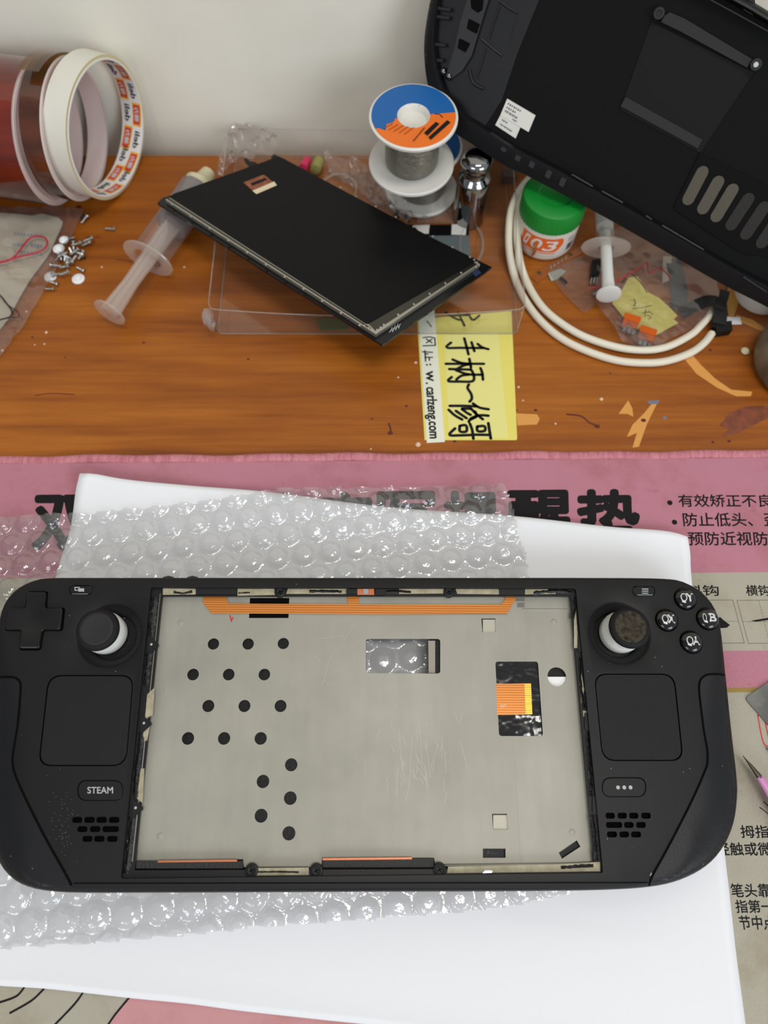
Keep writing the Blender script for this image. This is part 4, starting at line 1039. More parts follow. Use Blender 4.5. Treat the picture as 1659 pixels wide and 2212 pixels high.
# ------------------------------------------------------------------ plastic bag with labelled card at the left
bag = thing('plastic_bag', 'crumpled clear plastic bag holding a cream label card, left of the screws', 'bag', (-160, 245, 0))
cd = MB(); cpx = [(-60, 455), (0, 461), (32, 463), (70, 467), (92, 463), (126, 471), (136, 480), (134, 490), (113, 536), (110, 545), (88, 575), (65, 606), (45, 640), (18, 690), (-60, 790)]
cd.prism([T(x, y, 1.2) for x, y in cpx], (0, 0, .5)); card = cd.build('label_card', M['card'], bag)
ctop = lambda x, y: T(x, y, 1.75)
text_on(MB(), 'cut tip', [ctop(28, 522), ctop(91, 527), ctop(90, 538), ctop(27, 533)], .02).build('lettering', M['blue_ink'], card)
for y in (504, 543):
    sq = []
    for i in range(9):
        x = 30+i*7; sq.append([(x, y+i*.8+4), (x+2, y-3+i*.8), (x+4, y+3+i*.8)])
    strokes(mb := MB(), sq, ctop, .35); mb.build('lettering', M['blue_ink'], card)
for y in (578, 592, 604):
    strokes(mb := MB(), [[(14+i*8, y), (17+i*8, y-3), (20+i*8, y+1)] for i in range(5)], ctop, .5); mb.build('lettering', M['gold_ink'], card)
film_sheet('film', [(-60, 445), (40, 450), (110, 447), (182, 452), (178, 466), (150, 530), (118, 588), (84, 650), (50, 708), (0, 770), (-60, 850)], 2.2, 2.6, M['bag'], None, None, parent=bag, seed=3)
tag(MB().tube([T(x, y, 5.2) for x, y in smooth_open([(-20, 566), (0, 566), (20, 562), (40, 545), (55, 524), (70, 512), (90, 511), (101, 518), (101, 530), (90, 541), (70, 548), (40, 555), (0, 567), (-20, 570)], 60)], .5, 8).build('wire', M['wire_red']), 'thin red wire loop lying on the label card in the left bag', 'wire')
tag(MB().tube([T(x, y, 5.0) for x, y in smooth_open([(-20, 625), (0, 638), (14, 655), (25, 671), (22, 684), (0, 691), (-20, 700)], 40)], .4, 8).tube([T(x, y, 5.0) for x, y in smooth_open([(8, 650), (22, 662), (38, 674), (42, 682), (34, 686), (20, 685)], 30)], .22, 6).build('wire', M['wire_blk']), 'thin black wires curling over the lower corner of the left bag', 'wire')

# ------------------------------------------------------------------ loose screws and white caps
def screw_mesh(L, name='screw'):
    pr = [(.01, 0), (.55, -.02), (.75, .3)]
    h = .3
    while h < L-1.2: pr += [(.82, h+.12), (.66, h+.3)]; h += .36
    pr += [(.7, L-1.0), (1.55, L-.95), (1.65, L-.6), (1.3, L-.15), (.45, L), (.4, L-.35), (.01, L-.4)]
    mb = MB().lathe(pr, (0, 0, 0), (1, 0, 0), 14)
    return mb.build(name, M['screw_steel'], None, origin=(0, 0, 0))
sp_ = screw_mesh(6.2); used = False
PILE = [(176, 482, 60), (162, 513, 200), (180, 521, 20), (176, 531, 25), (160, 541, 100), (165, 552, 250), (150, 536, 300), (158, 562, 150), (152, 550, 40), (140, 566, 95), (120, 563, 60), (132, 575, 178), (128, 579, 10), (135, 590, 200), (128, 594, 20), (165, 545, 330),
        (146, 556, 280), (155, 530, 15), (133, 563, 110), (170, 560, 70), (146, 545, 220)]
LOOSE = [(226, 494, 5, 'lone silver screw away from the pile, on bare desk above the big syringe'), (165, 577, 335, 'silver screw lying just right of the pile, above the lone white cap'),
         (106, 608, 345, 'silver screw lying against the lowest left white cap'), (96, 624, 5, 'bottom-most silver screw of the scatter beside the left bag')]
zz_ = {}
for i, (x, y, a, *lb) in enumerate([(p[0], p[1], p[2]) for p in PILE]+LOOSE):
    o = sp_ if i == 0 else sp_.copy()
    if i: C.objects.link(o)
    lvl = 1.7 + (1.5 if i < len(PILE) and i % 3 == 2 else 0)
    p = T(x, y, lvl); o.location = p*MM; o.rotation_euler = (i*.7, -.12 if i < len(PILE) else .13, math.radians(a))
    s_ = .8 if i >= len(PILE) and i != len(PILE) else .92; o.scale = (s_, s_, s_)
    tag(o, lb[0] if lb else 'small silver machine screw in the heap between left bag and big syringe', 'screw', 'scattered silver screws')
for x, y, d, lab in ((132, 546, 6.2, 'white round plastic cap on the middle of the screw heap'), (143, 527, 5, 'smallest white plastic cap at the top of the screw heap'), (110, 599, 6.6, 'white plastic cap with raised centre below the heap, beside the bag'), (170, 604, 6.8, 'white plastic cap alone on the desk right of the screws')):
    p = T(x, y, 0); r = d/2*1.02
    lz = 2.6 if y < 560 else 0.0
    o = MB().lathe([(.01, lz), (r*.9, lz), (r, lz+.5), (r*.95, lz+.9), (r*.55, lz+1.3), (r*.5, lz+2.0), (r*.3, lz+2.3), (.01, lz+2.3)], (p.x, p.y, 0), (0, 0, 1), 32).build('cap', M['white_cap'])
    tag(o, lab, 'cap', 'white plastic caps')
for x, y, lab in ((174, 473, 'tiny black screw at the top end of the screw heap'), (172, 560, 'tiny black screw at the right side of the screw heap')):
    p = T(x, y, .9); tag(MB().lathe([(.01, 0), (.7, 0), (.7, 2.2), (1.4, 2.3), (1.4, 3.0), (.01, 3.1)], p, (.7, .5, .12), 12).build('screw', M['blk_conn']), lab, 'screw', 'tiny black screws')

# ------------------------------------------------------------------ big syringe
def syringe(name, label, p_thumb, p_flange, p_tip, rb, rp, rt, wing, solid):
    A, B, E_ = Vector(p_thumb), Vector(p_flange), Vector(p_tip); ax = (E_-A).normalized(); t = thing(name, label, 'syringe', (A.x, A.y, 0))
    side = ax.cross(Vector((0, 0, 1))).normalized(); up = side.cross(ax)
    Lp = (B-A).length; Lb = (E_-B).length
    pm_ = M['syr_solid'] if solid else M['syr']
    MB().lathe([(.01, 0), (rt*.8, -.2), (rt, .3), (rt, 1.2), (rt*.8, 1.6), (rp, 1.8)], A, ax, 40).build('thumb_rest', pm_, t)
    rod = MB()
    if solid: rod.lathe([(rp, 1.5), (rp*.85, Lp*.4), (rp*.85, Lp+Lb*.3)], A, ax, 24)
    else:
        for k in range(2):
            d = side if k == 0 else up
            e = up if k == 0 else side
            hw = [rp*1.0, rp*.75, rp*.95]; L_ = [1.5, Lp*.55, Lp+Lb*.45]
            vs = []
            for w_, l_ in zip(hw, L_):
                for s1, s2 in ((-1, -1), (1, -1), (1, 1), (-1, 1)): vs.append(A+ax*l_+d*(w_*s1)+e*(.7*s2))
            rod.add(vs, [(0, 1, 2, 3), (8, 9, 10, 11)]+[(i*4+j, i*4+(j+1) % 4, (i+1)*4+(j+1) % 4, (i+1)*4+j) for i in range(2) for j in range(4)])
        rod.lathe([(rp*.62, 1.5), (rp*.5, Lp*.5), (rp*.62, Lp+Lb*.45)], A, ax, 20)
    rod.build('plunger', pm_, t)
    MB().lathe([(rb*.86, Lp+.9), (rb*1.02, Lp+.9), (wing, Lp+.6), (wing+.4, Lp), (wing, Lp-.6), (rb*1.0, Lp-.9), (rb*.86, Lp-.9)], A, ax, 48, sx=.78 if not solid else .6, up=side).build('finger_flange', M['syr'], t)
    MB().lathe([(rb, Lp), (rb, Lp+Lb-rb*.5), (rb*.4, Lp+Lb), (rb*.3, Lp+Lb+5), (rb*.22, Lp+Lb+5)], A, ax, 40).build('barrel', M['syr_barrel'], t)
    MB().lathe([(.01, Lp+Lb*.42), (rb*.9, Lp+Lb*.42), (rb*.92, Lp+Lb*.94), (.01, Lp+Lb)], A, ax, 32).build('paste', M['paste'] if not solid else M['syr_solid'], t)
    if not solid: MB().lathe([(rb*.86, Lp+Lb-6), (rb*.9, Lp+Lb), (rb*.55, Lp+Lb+3), (rb*.42, Lp+Lb+10), (rb*.25, Lp+Lb+11), (.01, Lp+Lb+11)], A, ax, 32).build('tip_cap', M['cream_tip'], t)
    return t
syringe('syringe', 'large milky syringe lying on the desk, barrel end under the black screen module', T(235, 677, 12), T(318, 556, 12.3), T(432, 400, 11.5), 9.4, 5.6, 8.4, 14.2, False)

# ------------------------------------------------------------------ clear box and what is in it
bx0, bx1, by0, by1 = -86.5, 69.6, 221.5, 344.0
bt = thing('plastic_box', 'shallow clear plastic box against the wall, under the black screen module', 'box', ((bx0+bx1)/2, (by0+by1)/2, 0))
def rimz(u): return 21-5.5*(1-(2*u-1)**2)
def boxpath(n=40):
    p = rounded([(bx0, by0), (bx1, by0), (bx1, by1), (bx0, by1)], 3, 6); return resample(p, 160, True)
bp_ = boxpath(); nb = len(bp_)
def rz(p): return rimz((p.x-bx0)/(bx1-bx0)) if p.y < by0+4 else 21-2.0*math.sin(PI*min(1, max(0, (p.x-bx0)/(bx1-bx0))))*(1 if p.y > by1-4 else .0)
vs = [(p.x, p.y, .3) for p in bp_]+[(p.x+(p.x+8)*.004, p.y, rz(p)) for p in bp_]
MB().add(vs, [(i, (i+1) % nb, nb+(i+1) % nb, nb+i) for i in range(nb)]).build('side_wall', M['box'], bt)
MB().add([(p.x, p.y, .3) for p in bp_], [tuple(range(nb))]).build('bottom', M['box'], bt)
MB().tube([(p.x+(p.x+8)*.004, p.y, rz(p)) for p in bp_], .32, 6, closed=True).build('rim', M['boxedge'], bt)
MB().tube([(p.x, p.y, .5) for p in bp_], .3, 6, closed=True).build('bottom_edge', M['boxedge'], bt)
for cx, cy in ((bx0+.7, by0+.7), (bx1-.7, by0+.7), (bx1-.7, by1-.7), (bx0+.7, by1-.7)): MB().tube([(cx, cy, .5), (cx+(cx+8)*.004, cy, 20.5)], .3, 6).build('corner', M['boxedge'], bt)
tp_ = MB(); cc = T(462, 645, 6)
for k in range(5): tp_.lathe([(.01, 0), (2.2+.5*math.sin(k*2), .8), (3.2, 1.5+.4*k), (.01, 3.5)], (bx0-.4+.8*math.sin(k*2.1), by0-.3-.5*k*.3, 8.5+2.2*k), (-.7, -.7, .5+.2*k), 6)
tp_.build('tape_lump', M['wrap'], bt)
film_sheet('plastic_wrap', [(700, 345), (770, 345), (835, 400), (905, 470), (880, 485), (812, 442), (752, 402), (715, 380)], 1.2, 6.5, M['wrap'], 'crumpled clear wrap in the box left of the solder spools', 'wrap', step=1.3, freq=.16, seed=11)
film_sheet('plastic_wrap', [(905, 462), (985, 450), (1005, 478), (960, 486), (900, 484)], .9, 3, M['wrap'], 'flat clear wrap in the box in front of the lower spool', 'wrap', step=1.3, freq=.2, seed=17)
film_sheet('plastic_wrap', [(485, 300), (515, 262), (600, 300), (600, 335), (520, 352), (470, 385)], 6, 7, M['wrap'], 'creased clear film standing at the box corner behind the big syringe', 'wrap', step=1.6, freq=.12, seed=23)
tag(MB().tube([T(732+38*math.cos(a), 408+32*math.sin(a), 4.0) for a in [2*PI*k/48 for k in range(48)]], .55, 8, closed=True).build('plastic_ring', M['boxedge']), 'clear plastic ring lying in the box behind the black screen module', 'ring')
tag(MB().tube([T(1018+25*math.cos(a), 528+42*math.sin(a), 1.6) for a in [2*PI*k/40 for k in range(40)]], .8, 8, closed=True, flat=.6).build('plastic_ring', M['boxedge']), 'clear plastic ring in the box at the right end of the black screen module', 'ring')
pp = MB().lathe([(.01, 0), (2.6, .3), (2.6, 7.5), (.01, 8)], T(664, 345, 3), (-.25, -.9, .1), 20).build('capsule', M['pink_lamp']); tag(pp, 'pink plastic capsule in the box near the wall', 'capsule')
pp = MB().lathe([(.01, 0), (3.0, .3), (3.0, 8.5), (.01, 9)], T(690, 346, 3.4), (-.2, -.9, .1), 20).build('capsule', M['olive']); tag(pp, 'olive green plastic capsule beside the pink one in the box', 'capsule')
for x, y, lab in ((854, 459, 'tiny black screw in the box, nearer the spools\u2019 left side'), (877, 467, 'tiny black screw in the box, nearer the white stickers')):
    tag(MB().lathe([(.01, 0), (1.1, 0), (1.2, 1.2), (.7, 1.3), (.7, 4), (.01, 4)], T(x, y, 1.4), (.5, -1, .05), 14).build('screw', M['blk_conn']), lab, 'screw', 'tiny black screws')
brd = thing('display_board', 'black display strip with two white stickers, flat in the box under the panel', 'circuit board', T(950, 520, .8))
flat(MB(), [(870, 489), (1012, 487), (1013, 509), (900, 511)], .9, .9).build('board', M['lcd_back'], brd)
flat(MB(), [(890, 511), (1013, 510), (1018, 572), (960, 572)], .9, .5).build('metal_film', M['grey_sheet'], brd)
for q in ([(893, 487), (928, 486), (926, 505), (910, 505)], [(976, 485), (1008, 485), (1006, 508), (975, 507)]): flat(MB(), q, 1.85, .15).build('sticker', M['sticker'], brd)
tag(flat(MB(), [(684, 692), (765, 690), (752, 712), (692, 714)], .8, 1.2).build('plastic_strip', P('dark_green_strip', (52, 74, 34), .5)), 'dark green strip behind the front of the clear box', 'strip')

# ------------------------------------------------------------------ display panel lying on the box
a_, b_, c_ = T(342, 437, 26), T(1063, 577, 22), T(826, 744, 30)
LN = (b_-a_).cross(c_-a_).normalized()
if LN.z < 0: LN = -LN
def lp(x, y, h=0.0): return onplane(x, y, a_+LN*h, LN)
lcd = thing('screen_module', 'black screen module lying face down, tilted across the clear plastic box', 'screen', lp(700, 560, -1.5))
MB().prism([lp(x, y) for x, y in [(340, 438), (352, 427), (600, 350), (1063, 577), (826, 745)]], LN*-1.3).build('front_glass', M['lcd_glass'], lcd)
MB().prism([lp(x, y, 2.2) for x, y in [(357, 431), (603, 339), (1037, 570), (812, 722)]], LN*-2.1).build('metal_frame', M['lcd_frame'], lcd)
MB().prism([lp(x, y, 2.5) for x, y in [(366, 425), (376, 418), (602, 338), (610, 341), (1026, 563), (1022, 569), (796, 699), (790, 698)]], LN*-.28).build('back_sheet', M['lcd_back'], lcd)
MB().prism([lp(x, y, 2.35) for x, y in [(796, 699), (1024, 567), (1030, 571), (811, 714)]], LN*-.1).build('mirror_band', P('mirror_band', (84, 82, 75), .2, metal=.9), lcd)
MB().prism([lp(x, y, 2.3) for x, y in [(361, 430), (364, 427), (800, 707), (800, 711)]], LN*-.1).build('frame_groove', P('groove_dark', (52, 50, 44), .5), lcd)
lb_ = MB().prism([lp(x, y, 2.62) for x, y in [(526, 394), (570, 377), (598, 400), (554, 419)]], LN*-.1).build('label', P('brown_label', (150, 88, 54), .5, var=(500, (116, 60, 40))), lcd)
MB().prism([lp(x, y, 2.7) for x, y in [(545, 412), (592, 392), (598, 400), (554, 419)]], LN*-.06).build('label_band', P('label_band', (214, 200, 168), .5), lb_)
MB().prism([lp(x, y, 2.7) for x, y in [(541, 396), (573, 384), (577, 388), (545, 401)]], LN*-.06).build('label_bar', M['ink'], lb_)
def bead(x, y):
    p = lp(x, y, 2.2); MB().lathe([(.62, 0), (.5, .4), (.01, .6)], p, LN, 12).build('bead', M['lcd_frame'], lcd)
for k in range(11): bead(372+40.5*k, 441+26.2*k)
for x, y in [(787, 704), (796, 709), (804, 714), (815, 713), (822, 708), (829, 702)]: bead(x, y)
for k in range(6): bead(860+34*k, 680-22.5*k)
for x, y in [(1028, 577), (1034, 573), (1024, 562), (1015, 556), (977, 534), (935, 511), (893, 490), (855, 469), (812, 446), (770, 425), (735, 405)]: bead(x, y)
fx_ = MB().prism([lp(x, y, 1.2) for x, y in [(527, 344), (533, 342), (540, 349), (552, 351), (560, 358), (540, 364), (530, 352)]], LN*.3).prism([lp(x, y, 1.6) for x, y in [(585, 341), (592, 334), (604, 339), (600, 350)]], LN*.3)
fx_.build('flex_tail', M['blk_conn'], lcd)
dg = MB()
def lpt(x, y): return lp(x, y, .06)
for k in range(7):
    x, y = 842+k*3.2, 716-k*1.9; strokes(dg, [[(x, y), (x+2.0, y-7)], [(x+3, y+3), (x+5, y-4)]] if k % 2 else [[(x-1, y+2), (x+4, y-5)]], lpt, .22)
dg.build('serial_print', M['print_white'], lcd)
MB().prism([lp(x, y, .1) for x, y in [(1020, 588), (1032, 582), (1040, 590), (1027, 598)]], LN*.1).build('camera_window', P('blue_glass', (40, 52, 84), .2), lcd)

# ------------------------------------------------------------------ solder spools and steel weight
def spool(name, label, cx, cy, z0, z1, r, rtop, tilt, lab):
    t = thing(name, label, 'spool', (cx, cy, z0)); ax = unit(tilt); p = Vector((cx, cy, z0)); Hh = z1-z0
    MB().lathe([(4.6, 0), (r-.6, 0), (r, .5), (r, 1.6), (r-.6, 2.2), (10.6, 2.4), (10.6, 2.5)], p, ax, 72).build('lower_flange', M['white_plastic'], t)
    MB().lathe([(11.0, Hh-2.3), (rtop-.6, Hh-2.1), (rtop, Hh-1.6), (rtop, Hh-.5), (rtop-.7, Hh), (7.9, Hh), (7.4, Hh-.5), (6.6, Hh-3.5), (.01, Hh-4.2)], p, ax, 72).build('upper_flange', M['white_plastic'], t)
    MB().lathe([(13.2, 2.3), (13.7, 4), (13.7, Hh-4), (13.4, Hh-2.2)], p, ax, 64).build('solder_wire', M['solder'], t)
    top = lambda rr, a, up=.06: p+ax*(Hh+up)+Vector((1, 0, 0))*(rr*math.cos(a))+ax.cross(Vector((1, 0, 0)))*(rr*math.sin(a))
    def sector(mat, a0, a1, nm, r0=7.9, r1=None, up=.05, n=40):
        r1 = r1 or rtop-1.2; vs = [top(r0+(r1-r0)*k, a0+(a1-a0)*i/n, up) for k in (0, 1) for i in range(n+1)]
        return MB().add(vs, [(i, i+1, n+2+i, n+1+i) for i in range(n)]).build(nm, mat, t)
    return t, top, sector
t2_, top2, sec2 = spool('solder_spool', 'lower white solder spool with blue label standing in the box under another', 21.0, 318.5, .9, 31.5, 20.4, 20.6, (0, 0, 1), None)
sec2(M['spool_blue'], -PI, PI, 'label')
t1_, top1, sec1 = spool('solder_spool', 'upper white solder spool with torn blue and orange label', 14.2, 303.0, 33.2, 62.5, 22.0, 21.5, (0.0, -.03, 1), None)
sec1(M['spool_blue'], -.02+.12, PI+.22, 'label')
so_ = sec1(M['spool_orange'], PI+.22, 2*PI+.10, 'label', up=.05)
tear = [top1(rr, a, .09) for rr, a in ((20.2, PI+.18), (13, PI+.10), (9, PI+.26), (11, PI+.42), (14, PI+.40), (16.5, PI+.62), (18.5, PI+.45), (20.2, PI+.42))]
MB().prism(tear, (0, 0, .03)).build('label_tear', M['spool_blue'], t1_)
def top_xy(dx, dy, up=.12): return Vector((14.2, 303.0, 33.2))+unit((0, -.03, 1))*(29.3+up)+Vector((dx, dy, 0))
for k, (s0, s1) in enumerate((((-6, 6.8), (2, 13.8)), ((-2, 5.6), (6, 13.0)), ((2.6, 4.8), (10.2, 12.0)))):
    sq = []
    for i in range(7):
        f = i/7; x, y = s0[0]+(s1[0]-s0[0])*f, s0[1]+(s1[1]-s0[1])*f; sq.append([(x, y), (x+.5, y+1.3-(i % 3)*.4)])
        if i % 2: sq.append([(x-.3, y+.5), (x+.9, y+.8)])
    strokes(mb := MB(), sq, lambda x, y: top_xy(x, y+1.4), .22); mb.build('print', P('pale_print', (150, 180, 210), .6), t1_)
for q in ([(6.4, -13.6), (12.2, -6.2), (10.6, -4.8), (4.8, -12.0)], [(8.0, -16.2), (17.6, -5.2), (16.0, -3.8), (6.8, -14.9)]):
    MB().prism([top_xy(x, y+.6) for x, y in q], (0, 0, .03)).build('print', M['ink'], t1_)
for k in range(5):
    x = -14.5+k*2.5; strokes(mb := MB(), [[(x, -8.5-k*.9), (x+4.4, -5.4-k*.6)]], top_xy, .35); mb.build('print', P('brown_print', (150, 66, 22), .6), t1_)
strokes(mb := MB(), [[(-.5+i*.8, -16.4+i*1.25), (.4+i*.8, -15.7+i*1.25)] for i in range(7)], top_xy, .5); mb.build('print', P('brown_print', (120, 56, 22), .6), t1_)
strokes(mb := MB(), [[(10.5, .9), (12.5, .6), (13.8, -1.3)]], top_xy, .5); mb.build('print', M['ink'], t1_)
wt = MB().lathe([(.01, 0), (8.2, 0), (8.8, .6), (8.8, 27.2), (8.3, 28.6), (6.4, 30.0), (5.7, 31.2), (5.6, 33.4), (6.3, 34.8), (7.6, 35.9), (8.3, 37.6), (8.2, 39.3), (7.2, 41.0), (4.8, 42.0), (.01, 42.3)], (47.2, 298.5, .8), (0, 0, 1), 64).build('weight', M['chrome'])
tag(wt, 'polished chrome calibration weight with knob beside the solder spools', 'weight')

# ------------------------------------------------------------------ jar of flux
jar = thing('jar', 'small white jar with green ribbed lid and orange lettered label', 'jar', (88, 284.5, 0))
jc = Vector((88, 284.5, 0)); JR = 16.4
MB().lathe([(.01, .3), (13.5, .3), (15.4, 1.0), (16.2, 2.6), (JR, 4), (JR, 19.5), (15.2, 20.5), (15.2, 21)], jc, (0, 0, 1), 72).build('body', M['jar_white'], jar)
lid = MB(); prof = [(15.9, 20.2), (16.9, 20.4), (16.9, 30.0), (16.3, 31.2), (15.0, 31.8), (9, 31.9), (8.4, 31.4), (.01, 31.3)]
n = 144
vsl = []
for i, (r, h) in enumerate(prof):
    for j in range(n):
        rr = r-(.22 if (j % 3 == 0 and 1 <= i <= 2) else 0); a = 2*PI*j/n; vsl.append((jc.x+rr*math.cos(a), jc.y+rr*math.sin(a), h))
lid.add(vsl, [(i*n+j, i*n+(j+1) % n, (i+1)*n+(j+1) % n, (i+1)*n+j) for i in range(len(prof)-1) for j in range(n)])
lid.build('lid', M['green'], jar)
def jpt(a, h, e=.06): return (jc.x+(JR+e)*math.sin(a), jc.y-(JR+e)*math.cos(a), h)
def jpatch(a0, a1, h0, h1, mat, nm, e=.05, par=None):
    m_ = 16; vs = [jpt(a0+(a1-a0)*i/m_, h, e) for h in (h0, h1) for i in range(m_+1)]
    return MB().add(vs, [(i, i+1, m_+2+i, m_+1+i) for i in range(m_)]).build(nm, mat, par or jar)
A0, A1 = -1.05, .42
op = [(p[0], p[1]) for p in resample(rounded([(A0*JR, 7.8), (A1*JR-3, 7.8), (A1*JR, 13), (A1*JR-.5, 17.4), (A0*JR, 17.4)], [0, 3, 2, 2.5, 0], 5), 90, True)]
ob_ = MB(); pts = [Vector(p) for p in op]
for i in range(1, 26): 
    for h in (9, 11, 13, 15): pts.append(Vector(((A0+(A1-A0)*i/26)*JR, h)))
r_ = delaunay_2d_cdt(pts, [], [list(range(len(op)))], 1, 1e-5)
ob_.add([jpt(p.x/JR, p.y) for p in r_[0]], [tuple(f) for f in r_[2]]).build('label', M['orange_print'], jar)
for s, a0, a1 in (('1', -.92, -.76), ('0', -.64, -.30), ('3', -.20, .20)):
    tx = MB(); text_fn(tx, s, lambda u, v: jpt(a0+(a1-a0)*u+.10*(v-.5), 9.2+6.8*v, .14), .035); tx.build('lettering', M['jar_white'], jar)
for h, mt in ((6.3, 'orange_print'), (4.6, 'ink_grey')):
    mb = MB()
    for i in range(18):
        a = -.95+i*.065
        mb.add([jpt(a, h), jpt(a+.045, h), jpt(a+.045, h+(.9 if h > 5 else .25)), jpt(a, h+(.9 if h > 5 else .25))], [(0, 1, 2, 3)])
    mb.build('small_print', M[mt], jar)
jpatch(.62, .86, 6.2, 11, M['ink_grey'], 'dark_square'); jpatch(.60, .80, 12.6, 16, P('pale_grey_print', (176, 172, 166), .6), 'small_print')
dr = MB().tube([jpt(-.50, 13.4, .3), jpt(-.47, 12.0, .5), jpt(-.44, 9, .5), jpt(-.45, 6, .5), jpt(-.48, 3.5, .3)], [.7, 1.3, 1.2, 1.1, .7], 10, flat=.6).build('flux_drip', M['flux'], jar)

# ------------------------------------------------------------------ white cable with black plug
cb = thing('cable', 'cream white cable looped twice on the desk with a black flat plug', 'cable', T(1330, 770, 0))
def zc(y): return 2.1+max(0, (640-y))*.075 if y < 640 else 2.1
def zc_at(x, y): return T(x, y, 2.1 + max(0, (600-y)/230)*22)
outer = [(1168, 366), (1145, 384), (1120, 415), (1104, 455), (1099, 500), (1101, 550), (1112, 600), (1132, 645), (1165, 690), (1210, 729), (1265, 757), (1330, 778), (1390, 784), (1440, 780), (1490, 763), (1520, 742), (1538, 720)]
inner_ = [(1180, 376), (1150, 398), (1128, 430), (1118, 470), (1117, 520), (1124, 570), (1140, 615), (1168, 660), (1205, 694), (1260, 727), (1330, 750), (1390, 757), (1440, 750), (1490, 725), (1515, 702), (1531, 684), (1540, 668)]
MB().tube([zc_at(*p) for p in smooth_open(outer, 120)], 1.95, 14).build('cord', M['cable'], cb)
MB().tube([zc_at(*p)+Vector((0, 0, .3)) for p in smooth_open(inner_, 120)], 1.95, 14).build('cord', M['cable'], cb)
plug = MB()
plug.prism([T(x, y, .2) for x, y in [(1537, 708), (1572, 704), (1574, 724), (1540, 729)]], (0, 0, 4.5))
plug.prism([T(x, y, 3.4) for x, y in [(1541, 672), (1569, 668), (1566, 708), (1537, 710)]], (0, 0, 1.2))
plug.build('plug', M['blk_conn'], cb)
# black flex cable
fc = MB()
def ribbon3(mb, mid, w, z, th=.25):
    pts = [T(x, y, z[i]) for i, (x, y) in enumerate(mid)]; pts = smooth_open(pts, 40); L, R = [], []
    for i, p in enumerate(pts):
        t = (pts[min(i+1, 39)]-pts[max(i-1, 0)]).normalized(); nn = Vector((-t.y, t.x, 0)).normalized()*(w/2); L.append(p+nn); R.append(p-nn)
    mb.add(L+R+[p+Vector((0, 0, th)) for p in L]+[p+Vector((0, 0, th)) for p in R], [(i, i+1, 41+i, 40+i) for i in range(39)]+[(80+i, 81+i, 121+i, 120+i) for i in range(39)]+[(i, i+1, 81+i, 80+i) for i in range(39)]+[(40+i, 41+i, 121+i, 120+i) for i in range(39)])
ribbon3(fc, [(1470, 678), (1500, 662), (1530, 650), (1550, 655), (1556, 680), (1553, 700)], 6.8, [2, 4, 6.5, 7, 6, 5])
ribbon3(fc, [(1553, 668), (1562, 645), (1566, 628)], 5.0, [7, 8, 8.5])
tag(fc.build('flex_cable', M['blk_conn']), 'folded black flat flex cable above the black plug', 'cable')

# ------------------------------------------------------------------ sticky note with handwriting
nt_ = thing('sticky_note', 'yellow sticky note with black handwritten Chinese characters and a white paper strip', 'note', T(1010, 835, 0))
Z1 = .25
flat(MB(), [(901, 690), (1105, 672), (1117, 948), (1115, 951), (917, 951)], .1, .14).build('paper', M['note'], nt_)
flat(MB(), [(960, 725), (1076, 718), (1098, 946), (970, 948)], .25, .02).build('pale_tape', M['note_light'], nt_)
stp = flat(MB(), [(903, 672), (938, 668), (961, 955), (922, 957)], .27, .15).build('paper_strip', M['strip'], nt_)
cp = lambda x, y: (780+x/4.1475, 450+y/4.1475)
def hw(mb, ls, z, w): return strokes(mb, [[cp(*p) for p in l] for l in ls], lambda x, y: T(x, y, z), w)
HW = [
 [[(1045, 1215), (1085, 1245), (1140, 1262)], [(990, 1200), (1015, 1280)], [(925, 1165), (945, 1240), (962, 1308)], [(1100, 1252), (900, 1250), (765, 1248), (806, 1203)]],
 [[(1100, 1393), (760, 1393)], [(970, 1348), (985, 1425)], [(820, 1355), (900, 1385), (968, 1392)], [(965, 1398), (915, 1410), (855, 1442)], [(1070, 1432), (1085, 1475), (1092, 1535)], [(985, 1445), (790, 1440)], [(985, 1445), (1005, 1480), (1012, 1530), (985, 1552), (880, 1552), (780, 1548), (812, 1512)], [(1090, 1490), (1000, 1490), (930, 1480), (850, 1450)], [(965, 1490), (900, 1500), (855, 1532)]],
 [[(965, 1578), (955, 1612), (985, 1660), (992, 1705), (972, 1732)]],
 [[(1003, 1748), (1060, 1785), (1142, 1800)], [(1040, 1775), (920, 1770), (795, 1770)], [(905, 1795), (985, 1795)], [(985, 1795), (1030, 1840), (1090, 1890)], [(1140, 1858), (1060, 1855), (990, 1880), (965, 1912)], [(1020, 1820), (1035, 1862), (985, 1890)], [(785, 1805), (840, 1855), (905, 1892)], [(850, 1815), (900, 1850), (945, 1880)], [(905, 1800), (945, 1830), (980, 1850)]],
 [[(1040, 1955), (1105, 1952), (1107, 1993), (1045, 1996), (1040, 1955)], [(1140, 1925), (1150, 1990), (1162, 2062)], [(1155, 2030), (1000, 2028)], [(885, 1948), (940, 1945), (943, 1998), (886, 1998), (885, 1948)], [(975, 1930), (995, 1985), (1006, 2064)], [(1000, 2030), (880, 2034), (790, 2030), (842, 1972)]],
 [[(760, 935), (820, 975), (880, 1000)], [(800, 965), (970, 955)], [(870, 935), (925, 1050)], [(960, 940), (1000, 1000), (1060, 960)]]]
for g in HW:
    hw(mb := MB(), g, .34, 1.5 if g is not HW[-1] else 1.3); mb.build('handwritten_character', M['ink'], nt_)
hw(mb := MB(), [[(555, 1160), (610, 1152), (660, 1162)], [(555, 1232), (665, 1228)], [(660, 1162), (665, 1228)], [(585, 1170), (635, 1205)], [(585, 1205), (635, 1172)], [(590, 1010), (630, 1060)]], .46, .7); mb.build('handwritten_character', M['ink'], stp)
